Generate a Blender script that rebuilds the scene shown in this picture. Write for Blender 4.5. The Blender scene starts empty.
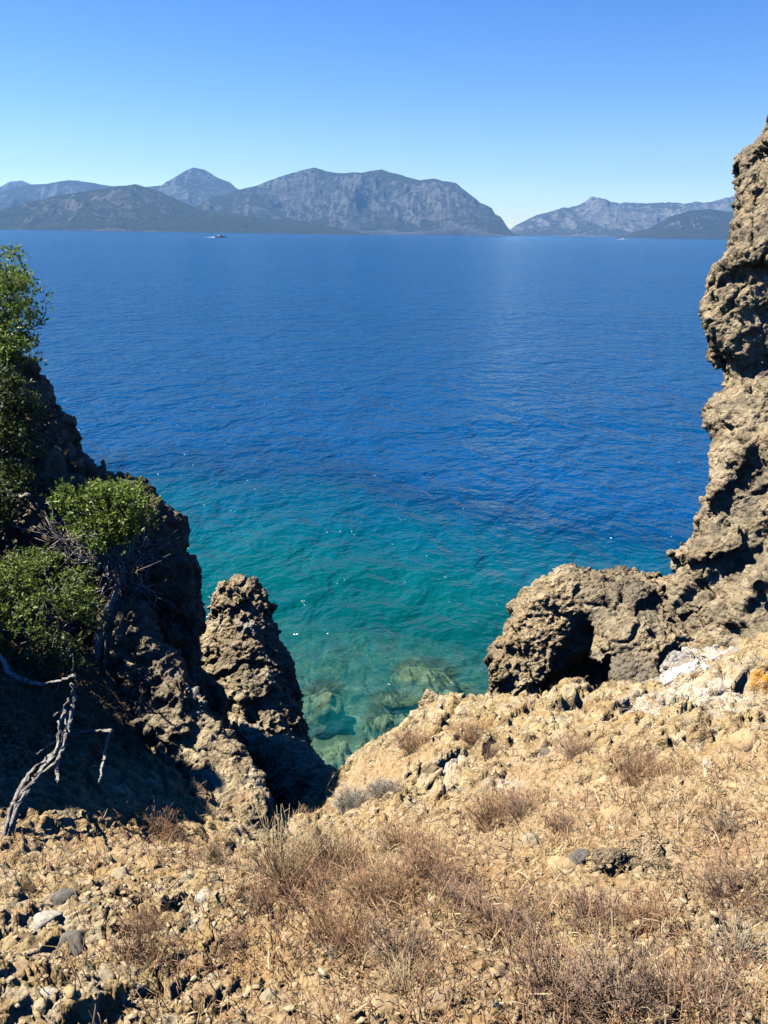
import bpy, math, random
import numpy as np

random.seed(7)
RNG = np.random.default_rng(7)
scene = bpy.context.scene
COL = scene.collection
R = math.radians

# ------------------------------------------------------------------ camera
CAM = np.array([0.0, 0.0, 14.0])
PITCH, ROLL, FPX = R(19.3), R(0.82), 800.0
fw = np.array([0, math.cos(PITCH), -math.sin(PITCH)])
up0 = np.array([0, math.sin(PITCH), math.cos(PITCH)])
rt0 = np.array([1.0, 0, 0])
rt = rt0 * math.cos(ROLL) - up0 * math.sin(ROLL) * -1
# image horizon falls to the right -> camera rolled anticlockwise
rt = rt0 * math.cos(ROLL) + up0 * math.sin(ROLL)
up = -rt0 * math.sin(ROLL) + up0 * math.cos(ROLL)


def ray(px, py):
    return fw + rt * ((px - 384) / FPX) - up * ((py - 512) / FPX)


def at(px, py, d):
    return CAM + ray(px, py) * d


def on_water(px, py, z=0.0):
    r = ray(px, py)
    return CAM + r * ((z - CAM[2]) / r[2])


cam_data = bpy.data.cameras.new("camera")
cam = bpy.data.objects.new("camera", cam_data)
COL.objects.link(cam)
cam_data.sensor_fit = 'VERTICAL'
cam_data.sensor_height = 36
cam_data.lens = 36 * FPX / 1024
cam_data.clip_start = 0.05
cam_data.clip_end = 60000
from mathutils import Matrix, Vector
cam.matrix_world = Matrix(((rt[0], up[0], -fw[0], CAM[0]), (rt[1], up[1], -fw[1], CAM[1]),
                           (rt[2], up[2], -fw[2], CAM[2]), (0, 0, 0, 1)))
scene.camera = cam

# ------------------------------------------------------------------ numpy noise


def hash3(i, j, k, seed=0):
    h = (i.astype(np.uint32) * np.uint32(374761393) + j.astype(np.uint32) * np.uint32(668265263)
         + k.astype(np.uint32) * np.uint32(2147483647) + np.uint32((seed * 974634777) & 0xffffffff))
    h = (h ^ (h >> np.uint32(13))) * np.uint32(1274126177)
    h = (h ^ (h >> np.uint32(15))) * np.uint32(2246822519)
    h = h ^ (h >> np.uint32(14))
    return h


def hf(i, j, k, seed=0):
    return hash3(i, j, k, seed).astype(np.float64) / 4294967295.0


def vnoise(P, seed=0):
    """smooth value noise, -1..1"""
    F = np.floor(P)
    I = F.astype(np.int64)
    f = P - F
    f = f * f * f * (f * (f * 6 - 15) + 10)
    out = 0
    for dx in (0, 1):
        wx = f[:, 0] if dx else 1 - f[:, 0]
        for dy in (0, 1):
            wy = f[:, 1] if dy else 1 - f[:, 1]
            for dz in (0, 1):
                wz = f[:, 2] if dz else 1 - f[:, 2]
                out = out + wx * wy * wz * hf(I[:, 0] + dx, I[:, 1] + dy, I[:, 2] + dz, seed)
    return out * 2 - 1


def fbm(P, octv=4, seed=0, gain=.5):
    a, s, t = 1.0, 0, 0
    for o in range(octv):
        s = s + a * vnoise(P * 2 ** o + 17.3 * o, seed + o)
        t += a
        a *= gain
    return s / t


def ridged(P, octv=5, seed=0):
    a, s, t = 1.0, 0, 0
    for o in range(octv):
        s = s + a * (1 - np.abs(vnoise(P * 2.03 ** o + 9.7 * o, seed + o))) ** 2
        t += a
        a *= .5
    return s / t


def worley(P, seed=0, flat=False):
    """F1 distance and the cell's random number"""
    I = np.floor(P).astype(np.int64)
    best = np.full(len(P), 9.0)
    rnd = np.zeros(len(P))
    for dx in (-1, 0, 1):
        for dy in (-1, 0, 1):
            for dz in ((0,) if flat else (-1, 0, 1)):
                a, b, c = I[:, 0] + dx, I[:, 1] + dy, I[:, 2] + dz
                qx = a + hf(a, b, c, seed)
                qy = b + hf(a, b, c, seed + 1)
                d = (P[:, 0] - qx) ** 2 + (P[:, 1] - qy) ** 2
                if not flat:
                    d = d + (P[:, 2] - (c + hf(a, b, c, seed + 2))) ** 2
                m = d < best
                best = np.where(m, d, best)
                rnd = np.where(m, hf(a, b, c, seed + 3), rnd)
    return np.sqrt(best), rnd


def lumps(P, size, seed, flat=False):
    """rounded pebbles set in a matrix, 0..1"""
    f, r = worley(P / size, seed, flat)
    return np.clip(1 - (f / .62) ** 2, 0, 1) ** .6 * (.25 + .75 * r)


def plates(P, size, seed, flat=False):
    """broken angular stones: flat-topped cells of unequal height with cracks between, 0..1"""
    P = P / size
    I = np.floor(P).astype(np.int64)
    f1 = np.full(len(P), 9.0)
    f2 = np.full(len(P), 9.0)
    rnd = np.zeros(len(P))
    tilt = np.zeros(len(P))
    for dx in (-1, 0, 1):
        for dy in (-1, 0, 1):
            for dz in ((0,) if flat else (-1, 0, 1)):
                a, b, c = I[:, 0] + dx, I[:, 1] + dy, I[:, 2] + dz
                r0 = hash3(a, b, c, seed)
                qx = P[:, 0] - a - (r0 & np.uint32(1023)) / 1023.
                qy = P[:, 1] - b - ((r0 >> np.uint32(10)) & np.uint32(1023)) / 1023.
                d = qx * qx + qy * qy
                if not flat:
                    d = d + (P[:, 2] - c - ((r0 >> np.uint32(20)) & np.uint32(1023)) / 1023.) ** 2
                r1 = hf(a, b, c, seed + 3)
                m = d < f1
                f2 = np.where(m, f1, np.minimum(f2, d))
                f1 = np.where(m, d, f1)
                rnd = np.where(m, r1, rnd)
                tilt = np.where(m, qx * (r1 * 7 % 1 - .5) + qy * (r1 * 13 % 1 - .5), tilt)
    g = np.sqrt(f2) - np.sqrt(f1)
    return np.clip(sstep(0, .11, g) * (.15 + .75 * rnd + 1.5 * tilt), 0, 1.3)


def facets(P, size, seed):
    """broken rock: every cell is one flat face with its own slope and height"""
    P = P / size
    I = np.floor(P).astype(np.int64)
    f1 = np.full(len(P), 9.0)
    val = np.zeros(len(P))
    for dx in (-1, 0, 1):
        for dy in (-1, 0, 1):
            for dz in (-1, 0, 1):
                a, b, c = I[:, 0] + dx, I[:, 1] + dy, I[:, 2] + dz
                r0 = hash3(a, b, c, seed)
                qx = P[:, 0] - a - (r0 & np.uint32(1023)) / 1023.
                qy = P[:, 1] - b - ((r0 >> np.uint32(10)) & np.uint32(1023)) / 1023.
                qz = P[:, 2] - c - ((r0 >> np.uint32(20)) & np.uint32(1023)) / 1023.
                d = qx * qx + qy * qy + qz * qz
                r1 = hash3(a, b, c, seed + 9)
                m = d < f1
                f1 = np.where(m, d, f1)
                v = (qx * ((r1 & np.uint32(1023)) / 511.5 - 1) + qy * (((r1 >> np.uint32(10)) & np.uint32(1023)) / 511.5 - 1)
                     + qz * (((r1 >> np.uint32(20)) & np.uint32(1023)) / 511.5 - 1)) + ((r1 >> np.uint32(5)) & np.uint32(1023)) / 1023. - .5
                val = np.where(m, v, val)
    return np.clip(val, -.75, .75)


def sstep(a, b, x):
    t = np.clip((x - a) / (b - a), 0, 1)
    return t * t * (3 - 2 * t)

# ------------------------------------------------------------------ scene helpers


def mesh_obj(name, V, F, mat, parent=None, smooth=True):
    """V (n,3); F is an (m,k) array or a list of arrays -> one mesh object"""
    V = np.asarray(V, dtype=np.float32)
    if not isinstance(F, (list, tuple)):
        F = [F]
    F = [np.asarray(f, dtype=np.int32) for f in F if len(f)]
    me = bpy.data.meshes.new(name)
    me.vertices.add(len(V))
    me.vertices.foreach_set('co', V.ravel())
    loops = np.concatenate([f.ravel() for f in F])
    tot = np.concatenate([np.full(len(f), f.shape[1], dtype=np.int32) for f in F])
    start = np.concatenate([[0], np.cumsum(tot)[:-1]]).astype(np.int32)
    me.loops.add(len(loops))
    me.loops.foreach_set('vertex_index', loops)
    me.polygons.add(len(tot))
    me.polygons.foreach_set('loop_start', start)
    me.polygons.foreach_set('loop_total', tot)
    me.update(calc_edges=True)
    me.validate()
    if smooth:
        me.polygons.foreach_set('use_smooth', np.ones(len(me.polygons), dtype=bool))
    me.materials.append(mat)
    o = bpy.data.objects.new(name, me)
    COL.objects.link(o)
    if parent is not None:
        o.parent = parent
    return o


def attr(o, name, vals):
    a = o.data.attributes.new(name, 'FLOAT', 'POINT')
    a.data.foreach_set('value', np.asarray(vals, dtype=np.float32))


def tag(o, label=None, cat=None, group=None, kind=None):
    for k, v in (('label', label), ('category', cat), ('group', group), ('kind', kind)):
        if v:
            o[k] = v
    return o


def empty(name, loc, label, cat, group=None):
    o = bpy.data.objects.new(name, None)
    COL.objects.link(o)
    o.location = loc
    o.empty_display_size = .1
    return tag(o, label, cat, group)


def copy_tree(o, parent=None):
    c = o.copy()
    COL.objects.link(c)
    if parent is not None:
        c.parent = parent
    for ch in list(o.children):
        copy_tree(ch, c)
    return c


class MB:
    """collects tubes and faces for one mesh"""

    def __init__(s):
        s.V, s.Q, s.T, s.n = [], [], [], 0

    def add(s, V, Q=None, T=None):
        V = np.asarray(V, float)
        if Q is not None and len(Q):
            s.Q.append(np.asarray(Q) + s.n)
        if T is not None and len(T):
            s.T.append(np.asarray(T) + s.n)
        s.V.append(V)
        s.n += len(V)

    def tube(s, pts, rad, k=5, noise=0.0, twist=0.0):
        pts = np.asarray(pts, float)
        n = len(pts)
        rad = np.broadcast_to(np.asarray(rad, float), (n,))
        tg = np.gradient(pts, axis=0)
        tg /= np.linalg.norm(tg, axis=1)[:, None] + 1e-9
        ref = np.array([.31, .87, .39])
        a = np.cross(tg, ref)
        a /= np.linalg.norm(a, axis=1)[:, None] + 1e-9
        b = np.cross(tg, a)
        th = np.arange(k) * 2 * math.pi / k
        T = th[None, :] + twist * np.arange(n)[:, None]
        rr = rad[:, None] * np.ones((1, k))
        if noise:
            lob = 1 + noise * np.cos(3 * th + 1)[None, :] + noise * .6 * np.cos(5 * th)[None, :]
            rr = rr * lob * (1 + noise * .4 * RNG.standard_normal((n, k)))
        V = pts[:, None, :] + rr[..., None] * (np.cos(T)[..., None] * a[:, None, :] + np.sin(T)[..., None] * b[:, None, :])
        V = V.reshape(-1, 3)
        i = np.arange(n - 1)[:, None] * k
        j = np.arange(k)[None, :]
        j2 = (j + 1) % k
        Q = np.stack([i + j, i + j2, i + k + j2, i + k + j], -1).reshape(-1, 4)
        c0, c1 = len(V), len(V) + 1
        V = np.vstack([V, pts[:1], pts[-1:]])
        jj = np.arange(k)
        T1 = np.stack([np.full(k, c0), (jj + 1) % k, jj], -1)
        T2 = np.stack([np.full(k, c1), (n - 1) * k + jj, (n - 1) * k + (jj + 1) % k], -1)
        s.add(V, Q, np.vstack([T1, T2]))

    def build(s, name, mat, parent=None, smooth=True):
        F = []
        if s.Q:
            F.append(np.vstack(s.Q))
        if s.T:
            F.append(np.vstack(s.T))
        return mesh_obj(name, np.vstack(s.V), F, mat, parent, smooth)


def smooth_path(pts, n):
    """Catmull-Rom through pts (k,m)"""
    P = np.asarray(pts, float)
    P = np.vstack([2 * P[0] - P[1], P, 2 * P[-1] - P[-2]])
    t = np.linspace(0, len(P) - 3 - 1e-6, n)
    i = np.floor(t).astype(int)
    u = (t - i)[:, None]
    p0, p1, p2, p3 = P[i], P[i + 1], P[i + 2], P[i + 3]
    return .5 * (2 * p1 + (p2 - p0) * u + (2 * p0 - 5 * p1 + 4 * p2 - p3) * u ** 2 + (3 * p1 - p0 - 3 * p2 + p3) * u ** 3)

# ------------------------------------------------------------------ materials


class N:
    def __init__(s, name):
        s.m = bpy.data.materials.new(name)
        s.m.use_nodes = True
        s.t = s.m.node_tree
        s.t.nodes.clear()
        s.out = s.t.nodes.new('ShaderNodeOutputMaterial')

    def new(s, typ, **kw):
        n = s.t.nodes.new('ShaderNode' + typ)
        for k, v in kw.items():
            if k in n.inputs and not hasattr(n, k):
                s.set(n.inputs[k], v)
            elif hasattr(n, k):
                setattr(n, k, v)
            else:
                s.set(n.inputs[k], v)
        return n

    def set(s, inp, v):
        if isinstance(v, bpy.types.NodeSocket):
            s.t.links.new(v, inp)
        else:
            inp.default_value = v

    def coord(s, scale=(1, 1, 1), rot=(0, 0, 0), what='Object'):
        tc = s.new('TexCoord')
        mp = s.new('Mapping')
        s.set(mp.inputs['Vector'], tc.outputs[what])
        mp.inputs['Scale'].default_value = scale
        mp.inputs['Rotation'].default_value = rot
        return mp.outputs[0]

    def noise(s, vec, scale, detail=4, rough=.55, dist=0):
        n = s.new('TexNoise')
        s.set(n.inputs['Vector'], vec)
        n.inputs['Scale'].default_value = scale
        n.inputs['Detail'].default_value = detail
        n.inputs['Roughness'].default_value = rough
        n.inputs['Distortion'].default_value = dist
        return n.outputs['Fac']

    def vor(s, vec, scale, feature='F1', out='Distance'):
        n = s.new('TexVoronoi')
        n.feature = feature
        s.set(n.inputs['Vector'], vec)
        n.inputs['Scale'].default_value = scale
        return n.outputs[out]

    def ramp(s, fac, stops, interp='LINEAR'):
        n = s.new('ValToRGB')
        s.set(n.inputs[0], fac)
        cr = n.color_ramp
        cr.interpolation = interp
        while len(cr.elements) < len(stops):
            cr.elements.new(.5)
        for e, (p, c) in zip(cr.elements, stops):
            e.position = p
            e.color = (c, c, c, 1) if isinstance(c, (int, float)) else (*c, 1)
        return n.outputs[0]

    def mix(s, fac, a, b, mode='MIX'):
        n = s.new('Mix', data_type='RGBA', blend_type=mode)
        s.set(n.inputs[0], fac)
        for i, v in ((6, a), (7, b)):
            s.set(n.inputs[i], v if isinstance(v, bpy.types.NodeSocket) else (*v, 1))
        return n.outputs[2]

    def math(s, op, a, b=0.0, clamp=False):
        n = s.new('Math', operation=op, use_clamp=clamp)
        s.set(n.inputs[0], a)
        s.set(n.inputs[1], b)
        return n.outputs[0]

    def attr(s, name):
        n = s.new('Attribute')
        n.attribute_name = name
        return n.outputs['Fac']

    def bump(s, h, dist, strength=1.0, normal=None):
        n = s.new('Bump')
        s.set(n.inputs['Height'], h)
        n.inputs['Distance'].default_value = dist
        n.inputs['Strength'].default_value = strength
        if normal is not None:
            s.set(n.inputs['Normal'], normal)
        return n.outputs[0]

    def principled(s, col, rough=.9, normal=None, spec=.3, k=.76):
        n = s.new('BsdfPrincipled')
        if isinstance(col, bpy.types.NodeSocket):
            col = s.mix(1.0, col, (k, k, k), 'MULTIPLY')
        else:
            col = tuple(x * k for x in col)
        s.set(n.inputs['Base Color'], col if isinstance(col, bpy.types.NodeSocket) else (*col, 1))
        s.set(n.inputs['Roughness'], rough)
        n.inputs['Specular IOR Level'].default_value = spec
        if normal is not None:
            s.set(n.inputs['Normal'], normal)
        return n.outputs[0]

    def done(s, shader):
        s.t.links.new(shader, s.out.inputs[0])
        return s.m


ROCK_K = .95


def rock_material(name, lo, mid, hi, grey, warm=.35, pebble=14.0):
    """conglomerate: pebbles of many browns in a matrix; 'white' and 'orange' attributes are lichen and droppings"""
    n = N(name)
    v = n.coord()
    wob = n.noise(v, 6, 3)
    vv = n.new('VectorMath', operation='ADD')
    n.set(vv.inputs[0], v)
    sc = n.new('VectorMath', operation='SCALE')
    n.set(sc.inputs[0], n.new('TexNoise', Scale=9.0).outputs['Color'])
    sc.inputs['Scale'].default_value = .05
    n.set(vv.inputs[1], sc.outputs[0])
    vv = vv.outputs[0]
    cell = n.new('SeparateColor')
    n.set(cell.inputs[0], n.vor(vv, pebble, out='Color'))
    cell2 = n.new('SeparateColor')
    n.set(cell2.inputs[0], n.vor(vv, pebble * 2.7, out='Color'))
    base = n.ramp(n.noise(v, 1.6, 6, .65), [(.28, lo), (.5, mid), (.72, hi)])
    peb = n.ramp(cell.outputs[0], [(0, (lo[0] * .7, lo[1] * .7, lo[2] * .7)), (.35, mid), (.7, hi), (1, (.40, .34, .25))])
    peb2 = n.ramp(cell2.outputs[1], [(0, lo), (.5, mid), (1, hi)])
    c = n.mix(n.ramp(n.noise(v, 3.1, 3), [(.35, .15), (.65, .7)]), base, peb)
    c = n.mix(.35, c, peb2)
    c = n.mix(n.ramp(n.noise(v, .9, 5, .6), [(.45, 0.0), (.62, .8)]), c, grey)
    c = n.mix(n.ramp(n.noise(v, 2.3, 5, .7), [(.58, 0.0), (.7, warm)]), c, (.36, .19, .08))
    dk = n.ramp(n.noise(v, 4.5, 7, .72, .6), [(.53, 0.0), (.6, .75)])
    dk = n.math('MULTIPLY', dk, n.ramp(n.noise(v, 1.1, 3), [(.4, .1), (.6, 1.0)]))
    c = n.mix(dk, c, (.055, .05, .04))
    wt = n.attr('white')
    wn = n.math('MULTIPLY', wt, n.ramp(n.noise(v, 13, 5, .7), [(.36, 0.0), (.52, 1.0)]))
    c = n.mix(wn, c, (.62, .60, .56))
    og = n.math('MULTIPLY', n.attr('orange'), n.ramp(n.noise(v, 17, 4, .6), [(.38, 0.0), (.52, 1.0)]))
    c = n.mix(og, c, (.62, .27, .02))
    h = n.math('MULTIPLY', n.vor(vv, pebble * 1.6), -.55)
    h = n.math('ADD', h, n.math('MULTIPLY', n.vor(vv, pebble * 4.0), -.3))
    h = n.math('ADD', h, n.math('MULTIPLY', n.noise(v, 30, 6, .7), .5))
    nm = n.bump(h, .045, .9)
    return n.done(n.principled(c, .93, nm, .15, ROCK_K))


def ground_material():
    n = N('dry_slope')
    v = n.coord()
    sc = n.new('VectorMath', operation='SCALE')
    n.set(sc.inputs[0], n.new('TexNoise', Scale=14.0).outputs['Color'])
    sc.inputs['Scale'].default_value = .05
    ad = n.new('VectorMath', operation='ADD')
    n.set(ad.inputs[0], v)
    n.set(ad.inputs[1], sc.outputs[0])
    vv = ad.outputs[0]
    cell = n.new('SeparateColor')
    n.set(cell.inputs[0], n.vor(vv, 17, out='Color'))
    cellf = n.new('SeparateColor')
    n.set(cellf.inputs[0], n.vor(vv, 52, out='Color'))
    dirt = n.ramp(n.noise(v, 2.2, 7, .68), [(.25, (.18, .105, .055)), (.42, (.33, .215, .11)), (.6, (.45, .32, .175)), (.8, (.53, .41, .25))])
    stone = n.ramp(cell.outputs[0], [(0, (.17, .13, .085)), (.25, (.36, .27, .14)), (.5, (.46, .37, .20)), (.75, (.60, .52, .37)), (1, (.30, .28, .22))])
    grit = n.ramp(cellf.outputs[1], [(0, (.18, .12, .07)), (.4, (.36, .27, .15)), (.8, (.52, .42, .27)), (1, (.60, .52, .38))])
    rk = n.attr('rocky')
    c = n.mix(.5, dirt, grit)
    c = n.mix(n.math('MULTIPLY', rk, .7), c, stone)
    c = n.mix(n.ramp(n.noise(v, 1.3, 5, .6), [(.5, 0.0), (.68, .55)]), c, (.40, .25, .10))
    c = n.mix(n.ramp(n.noise(v, 3.7, 5, .6), [(.56, 0.0), (.68, .5)]), c, (.50, .43, .22))
    c = n.mix(n.ramp(n.noise(v, 2.9, 5, .6, .4), [(.58, 0.0), (.7, .5)]), c, (.36, .215, .14))
    lf = n.math('MULTIPLY', n.attr('litter_shade'), n.ramp(n.noise(v, 16, 6, .75), [(.38, .95), (.62, .55)]))
    c = n.mix(lf, c, (.085, .055, .035))  # dark leaf litter that also paints shade into the ground
    wn = n.math('MULTIPLY', n.attr('white'), n.ramp(n.noise(v, 11, 6, .75), [(.42, 0.0), (.54, 1.0)]))
    c = n.mix(n.math('MULTIPLY', wn, .85), c, (.60, .58, .53))
    og = n.math('MULTIPLY', n.attr('orange'), n.ramp(n.noise(v, 17, 4, .6), [(.38, 0.0), (.52, 1.0)]))
    c = n.mix(og, c, (.62, .27, .02))
    h = n.math('MULTIPLY', n.vor(vv, 30), -.4)
    h = n.math('ADD', h, n.math('MULTIPLY', n.vor(vv, 80), -.3))
    h = n.math('ADD', h, n.math('MULTIPLY', n.noise(v, 45, 6, .75), .6))
    nm = n.bump(h, .03, .9)
    return n.done(n.principled(n.mix(1.0, c, (1.0, .945, .855), 'MULTIPLY'), .95, nm, .1, .84))


def island_material(name, cols, rough=.8, translucent=0.0, spec=.2, bump=0.0, emit=None):
    """colour varies from stem to stem, leaf to leaf, stone to stone"""
    n = N(name)
    g = n.new('NewGeometry')
    k = len(cols)
    c = n.ramp(g.outputs['Random Per Island'], [(i / max(k - 1, 1), cc) for i, cc in enumerate(cols)])
    nm = None
    if bump:
        v = n.coord()
        nz = n.noise(v, 40, 5, .7)
        c = n.mix(.35, c, n.ramp(nz, [(.3, .12), (.7, .55)]), 'MULTIPLY') if bump < 0 else c
        nm = n.bump(nz, abs(bump), .8)
    sh = n.principled(c, rough, nm, spec, 1.0 if translucent > .2 else .8)
    if translucent:
        tr = n.new('BsdfTranslucent')
        n.set(tr.inputs[0], c)
        mx = n.new('MixShader')
        mx.inputs[0].default_value = translucent
        n.set(mx.inputs[1], sh)
        n.set(mx.inputs[2], tr.outputs[0])
        sh = mx.outputs[0]
    return n.done(sh)


def plain(name, col, rough=.6, spec=.4):
    n = N(name)
    v = n.coord()
    c = n.mix(n.ramp(n.noise(v, 2.0, 5), [(.35, 0.0), (.7, .35)]), col, tuple(x * .6 for x in col))
    return n.done(n.principled(c, rough, None, spec))


def wood_material():
    n = N('weathered_wood')
    v = n.coord()
    a = n.noise(v, 28, 6, .7, 1.5)
    b = n.noise(v, 6, 3)
    c = n.ramp(a, [(.36, (.10, .085, .07)), (.48, (.40, .37, .32)), (.66, (.62, .59, .53))])
    c = n.mix(n.ramp(b, [(.5, 0.0), (.7, .5)]), c, (.20, .15, .10))
    return n.done(n.principled(c, .9, n.bump(a, .02, .9), .15))


def mountain_material(name, scrub, rock, thr):
    n = N(name)
    v = n.coord()
    rk = n.attr('rock')
    big = n.noise(v, .010, 8, .72)
    fine = n.noise(v, .08, 6, .8)
    m = n.math('ADD', n.math('MULTIPLY', rk, .9), n.math('MULTIPLY', big, .8))
    m = n.math('ADD', m, n.math('MULTIPLY', fine, .6))
    f = n.ramp(n.math('MULTIPLY', m, .5), [(thr * .5, 0.0), (thr * .5 + .07, 1.0)])
    g = n.mix(n.ramp(fine, [(.4, 0.0), (.6, 1.0)]), scrub, tuple(x * .45 for x in scrub))
    r = n.mix(n.ramp(n.noise(v, .02, 5), [(.4, 0.0), (.65, .6)]), rock, tuple(x * .6 for x in rock))
    c = n.mix(f, g, r)
    nm = n.bump(n.noise(v, .02, 8, .75), 60, 1.0)
    return n.done(n.principled(c, .95, nm, .05))


def water_material():
    n = N('sea_water')
    dep = n.attr('depth')
    v = n.coord()

    def waves(scale, rot, sc, det, dist=.3):
        return n.noise(n.coord(scale, (0, 0, R(rot))), sc, det, .58, dist)
    w1 = waves((1.1, .85, 1), 14, .75, 3, .5)          # ripples ~1 m
    w2 = waves((1.0, .8, 1), -12, .27, 4, .5)        # wavelets
    w3 = waves((1.0, .8, 1), 20, .08, 4, .5)         # low swell
    w4 = waves((.8, .9, 1), 4, .02, 4)
    w0 = waves((.7, 1.3, 1), -12, 2.6, 2)        # cat's paws
    nm = n.bump(w4, 2.4, WAVE)
    nm = n.bump(w3, .9, WAVE, nm)
    nm = n.bump(w2, .95, WAVE, nm)
    nm = n.bump(w1, .40, WAVE, nm)
    nm = n.bump(w0, .035, WAVE, nm)
    # colour of the water body itself: pale green over the shallows, blue where deep
    patch = n.noise(n.coord((.5, 1.0, 1), (0, 0, .1)), .05, 5, .6)
    dd = n.math('ADD', dep, n.math('MULTIPLY', n.math('SUBTRACT', patch, .5), 8.0))
    body = n.ramp(n.math('DIVIDE', dd, 16.0), [(0, SEA[0]), (.16, SEA[1]), (.36, SEA[2]), (.62, SEA[3]), (1.0, SEA[4])])
    broad = n.noise(n.coord((.25, 1, 1)), .004, 5, .6)
    body = n.mix(n.ramp(broad, [(.4, 0.0), (.65, .35)]), body, tuple(x * 1.5 for x in SEA[4]))
    dif = n.new('BsdfDiffuse')
    n.set(dif.inputs[0], body)
    n.set(dif.inputs['Normal'], nm)
    tr = n.new('BsdfTransparent')
    tr.inputs[0].default_value = (.74, .95, .90, 1)
    see = n.new('MixShader')
    cov = n.math('SUBTRACT', 1.0, n.math('POWER', 2.718, n.math('MULTIPLY', dep, -1 / CLEAR)))
    n.set(see.inputs[0], cov)
    n.set(see.inputs[1], tr.outputs[0])
    n.set(see.inputs[2], dif.outputs[0])
    gl = n.new('BsdfGlossy')
    gl.distribution = 'BECKMANN'
    gl.inputs['Roughness'].default_value = .16
    n.set(gl.inputs['Normal'], nm)
    fr = n.new('Fresnel')
    fr.inputs['IOR'].default_value = 1.33
    n.set(fr.inputs['Normal'], nm)
    mx = n.new('MixShader')
    n.set(mx.inputs[0], n.math('MULTIPLY', fr.outputs[0], .72))
    n.set(mx.inputs[1], see.outputs[0])
    n.set(mx.inputs[2], gl.outputs[0])
    return n.done(mx.outputs[0])


WAVE = 1.0
CLEAR = 3.6
SEA = [(.003, .115, .090), (.0002, .108, .106), (.0001, .072, .112), (.0001, .031, .088), (.0003, .041, .124)]
M = {}
M['rock'] = rock_material('conglomerate_rock', (.11, .078, .042), (.29, .215, .12), (.47, .38, .23), (.11, .098, .075))
M['cliff'] = rock_material('grey_cliff_rock', (.085, .068, .042), (.26, .20, .12), (.45, .36, .22), (.125, .112, .08), .55, 11)
M['shade_toned_cliff'] = rock_material('shade_toned_rock', (.045, .034, .024), (.13, .096, .064), (.34, .26, .17), (.06, .054, .043), .25, 11)  # weathered rock, colours darkened further to paint in the cliff's shade
M['warm_rock'] = rock_material('warm_brown_rock', (.20, .13, .07), (.40, .28, .15), (.50, .39, .23), (.34, .25, .14), .5, 30)
M['ground'] = ground_material()
M['stone'] = island_material('loose_stone', [(.24, .17, .09), (.40, .30, .16), (.50, .40, .24), (.30, .24, .16), (.46, .33, .16), (.54, .46, .31)], .95, 0, .1, .01)
M['straw'] = island_material('straw', [(.30, .19, .09), (.50, .37, .19), (.62, .50, .29), (.42, .27, .14), (.66, .56, .38)], .8, .15, .15)
M['twig_red'] = island_material('reddish_twigs', [(.28, .145, .08), (.44, .245, .135), (.54, .345, .195), (.36, .185, .105)], .85, .1, .1)
M['twig_mauve'] = island_material('mauve_twigs', [(.20, .115, .085), (.33, .205, .14), (.45, .31, .21), (.26, .155, .115)], .85, .1, .1)
M['twig_pale'] = island_material('pale_twigs', [(.36, .29, .20), (.50, .43, .32), (.28, .22, .15)], .85, .1, .1)
M['twig_grey'] = island_material('grey_twigs', [(.27, .19, .135), (.40, .30, .215), (.21, .145, .105)], .85, .1, .1)
M['twig_bare'] = island_material('bare_twigs', [(.36, .31, .26), (.52, .47, .40), (.26, .21, .17)], .85, .1, .1)
M['sage'] = island_material('sage_leaf', [(.42, .38, .29), (.58, .53, .42), (.66, .62, .52)], .85, .2, .1)
M['leaf'] = island_material('green_leaf', [(.08, .12, .02), (.145, .21, .028), (.22, .29, .045), (.10, .15, .024)], .5, .3, .35)
M['leaf_olive'] = island_material('olive_leaf', [(.07, .105, .02), (.14, .20, .034), (.22, .28, .055), (.12, .13, .04)], .55, .3, .3)
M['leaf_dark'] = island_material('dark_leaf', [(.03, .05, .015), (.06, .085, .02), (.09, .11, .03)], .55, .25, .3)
M['wood'] = wood_material()
M['seabed'] = rock_material('seabed_stone', (.04, .05, .03), (.12, .13, .08), (.26, .26, .17), (.05, .065, .04), .1, 2.5)
M['reef'] = rock_material('weedy_boulder', (.08, .07, .04), (.17, .15, .08), (.30, .26, .16), (.10, .10, .06), .25, 5.0)

# ------------------------------------------------------------------ the slope: control points -> thin plate spline
ctrl = [(0, 1024, 1.9), (200, 1024, 1.9), (384, 1024, 1.8), (600, 1024, 1.75), (768, 1024, 1.7),
        (0, 900, 2.8), (200, 900, 2.8), (384, 900, 2.7), (600, 900, 2.55), (768, 900, 2.35),
        (0, 840, 3.3), (100, 850, 3.4), (200, 850, 3.6), (300, 852, 4.1), (384, 830, 4.0), (500, 800, 4.0),
        (600, 800, 3.5), (768, 800, 3.0), (335, 785, 6.0), (384, 768, 5.5), (400, 738, 6.0), (430, 716, 6.4), (480, 718, 6.3),
        (500, 745, 5.0), (600, 708, 5.5), (680, 715, 4.8), (768, 722, 4.2), (768, 700, 4.9), (700, 665, 5.8),
        (200, 790, 5.0), (120, 760, 4.5), (50, 750, 4.4), (0, 740, 4.3), (60, 660, 5.2), (0, 640, 5.1), (130, 665, 5.9),
        (270, 795, 7.2), (245, 812, 6.3), (285, 830, 5.8), (312, 815, 6.0), (600, 735, 6.7), (530, 730, 6.9), (560, 703, 5.8), (660, 690, 6.4)]
CP = np.array([at(*c) for c in ctrl])
EXTRA = np.array([(-6, 1, 13.0), (-4.6, 3.2, 12.8), (-4.8, 6, 12.4), (-8, 5, 13.6), (-8, -3, 14), (0, -2.5, 13.0), (0, -6, 13.6), (6, -3, 13.4),
                  (5, 2.2, 12.9), (5.5, 6, 11.5), (9, 4, 12.6), (9, 9, 11), (-8, 9, 12.5), (3, 9.5, 10.5), (0, 0, 12.55), (-2, 0, 12.5), (2, 0, 12.6)])
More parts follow.
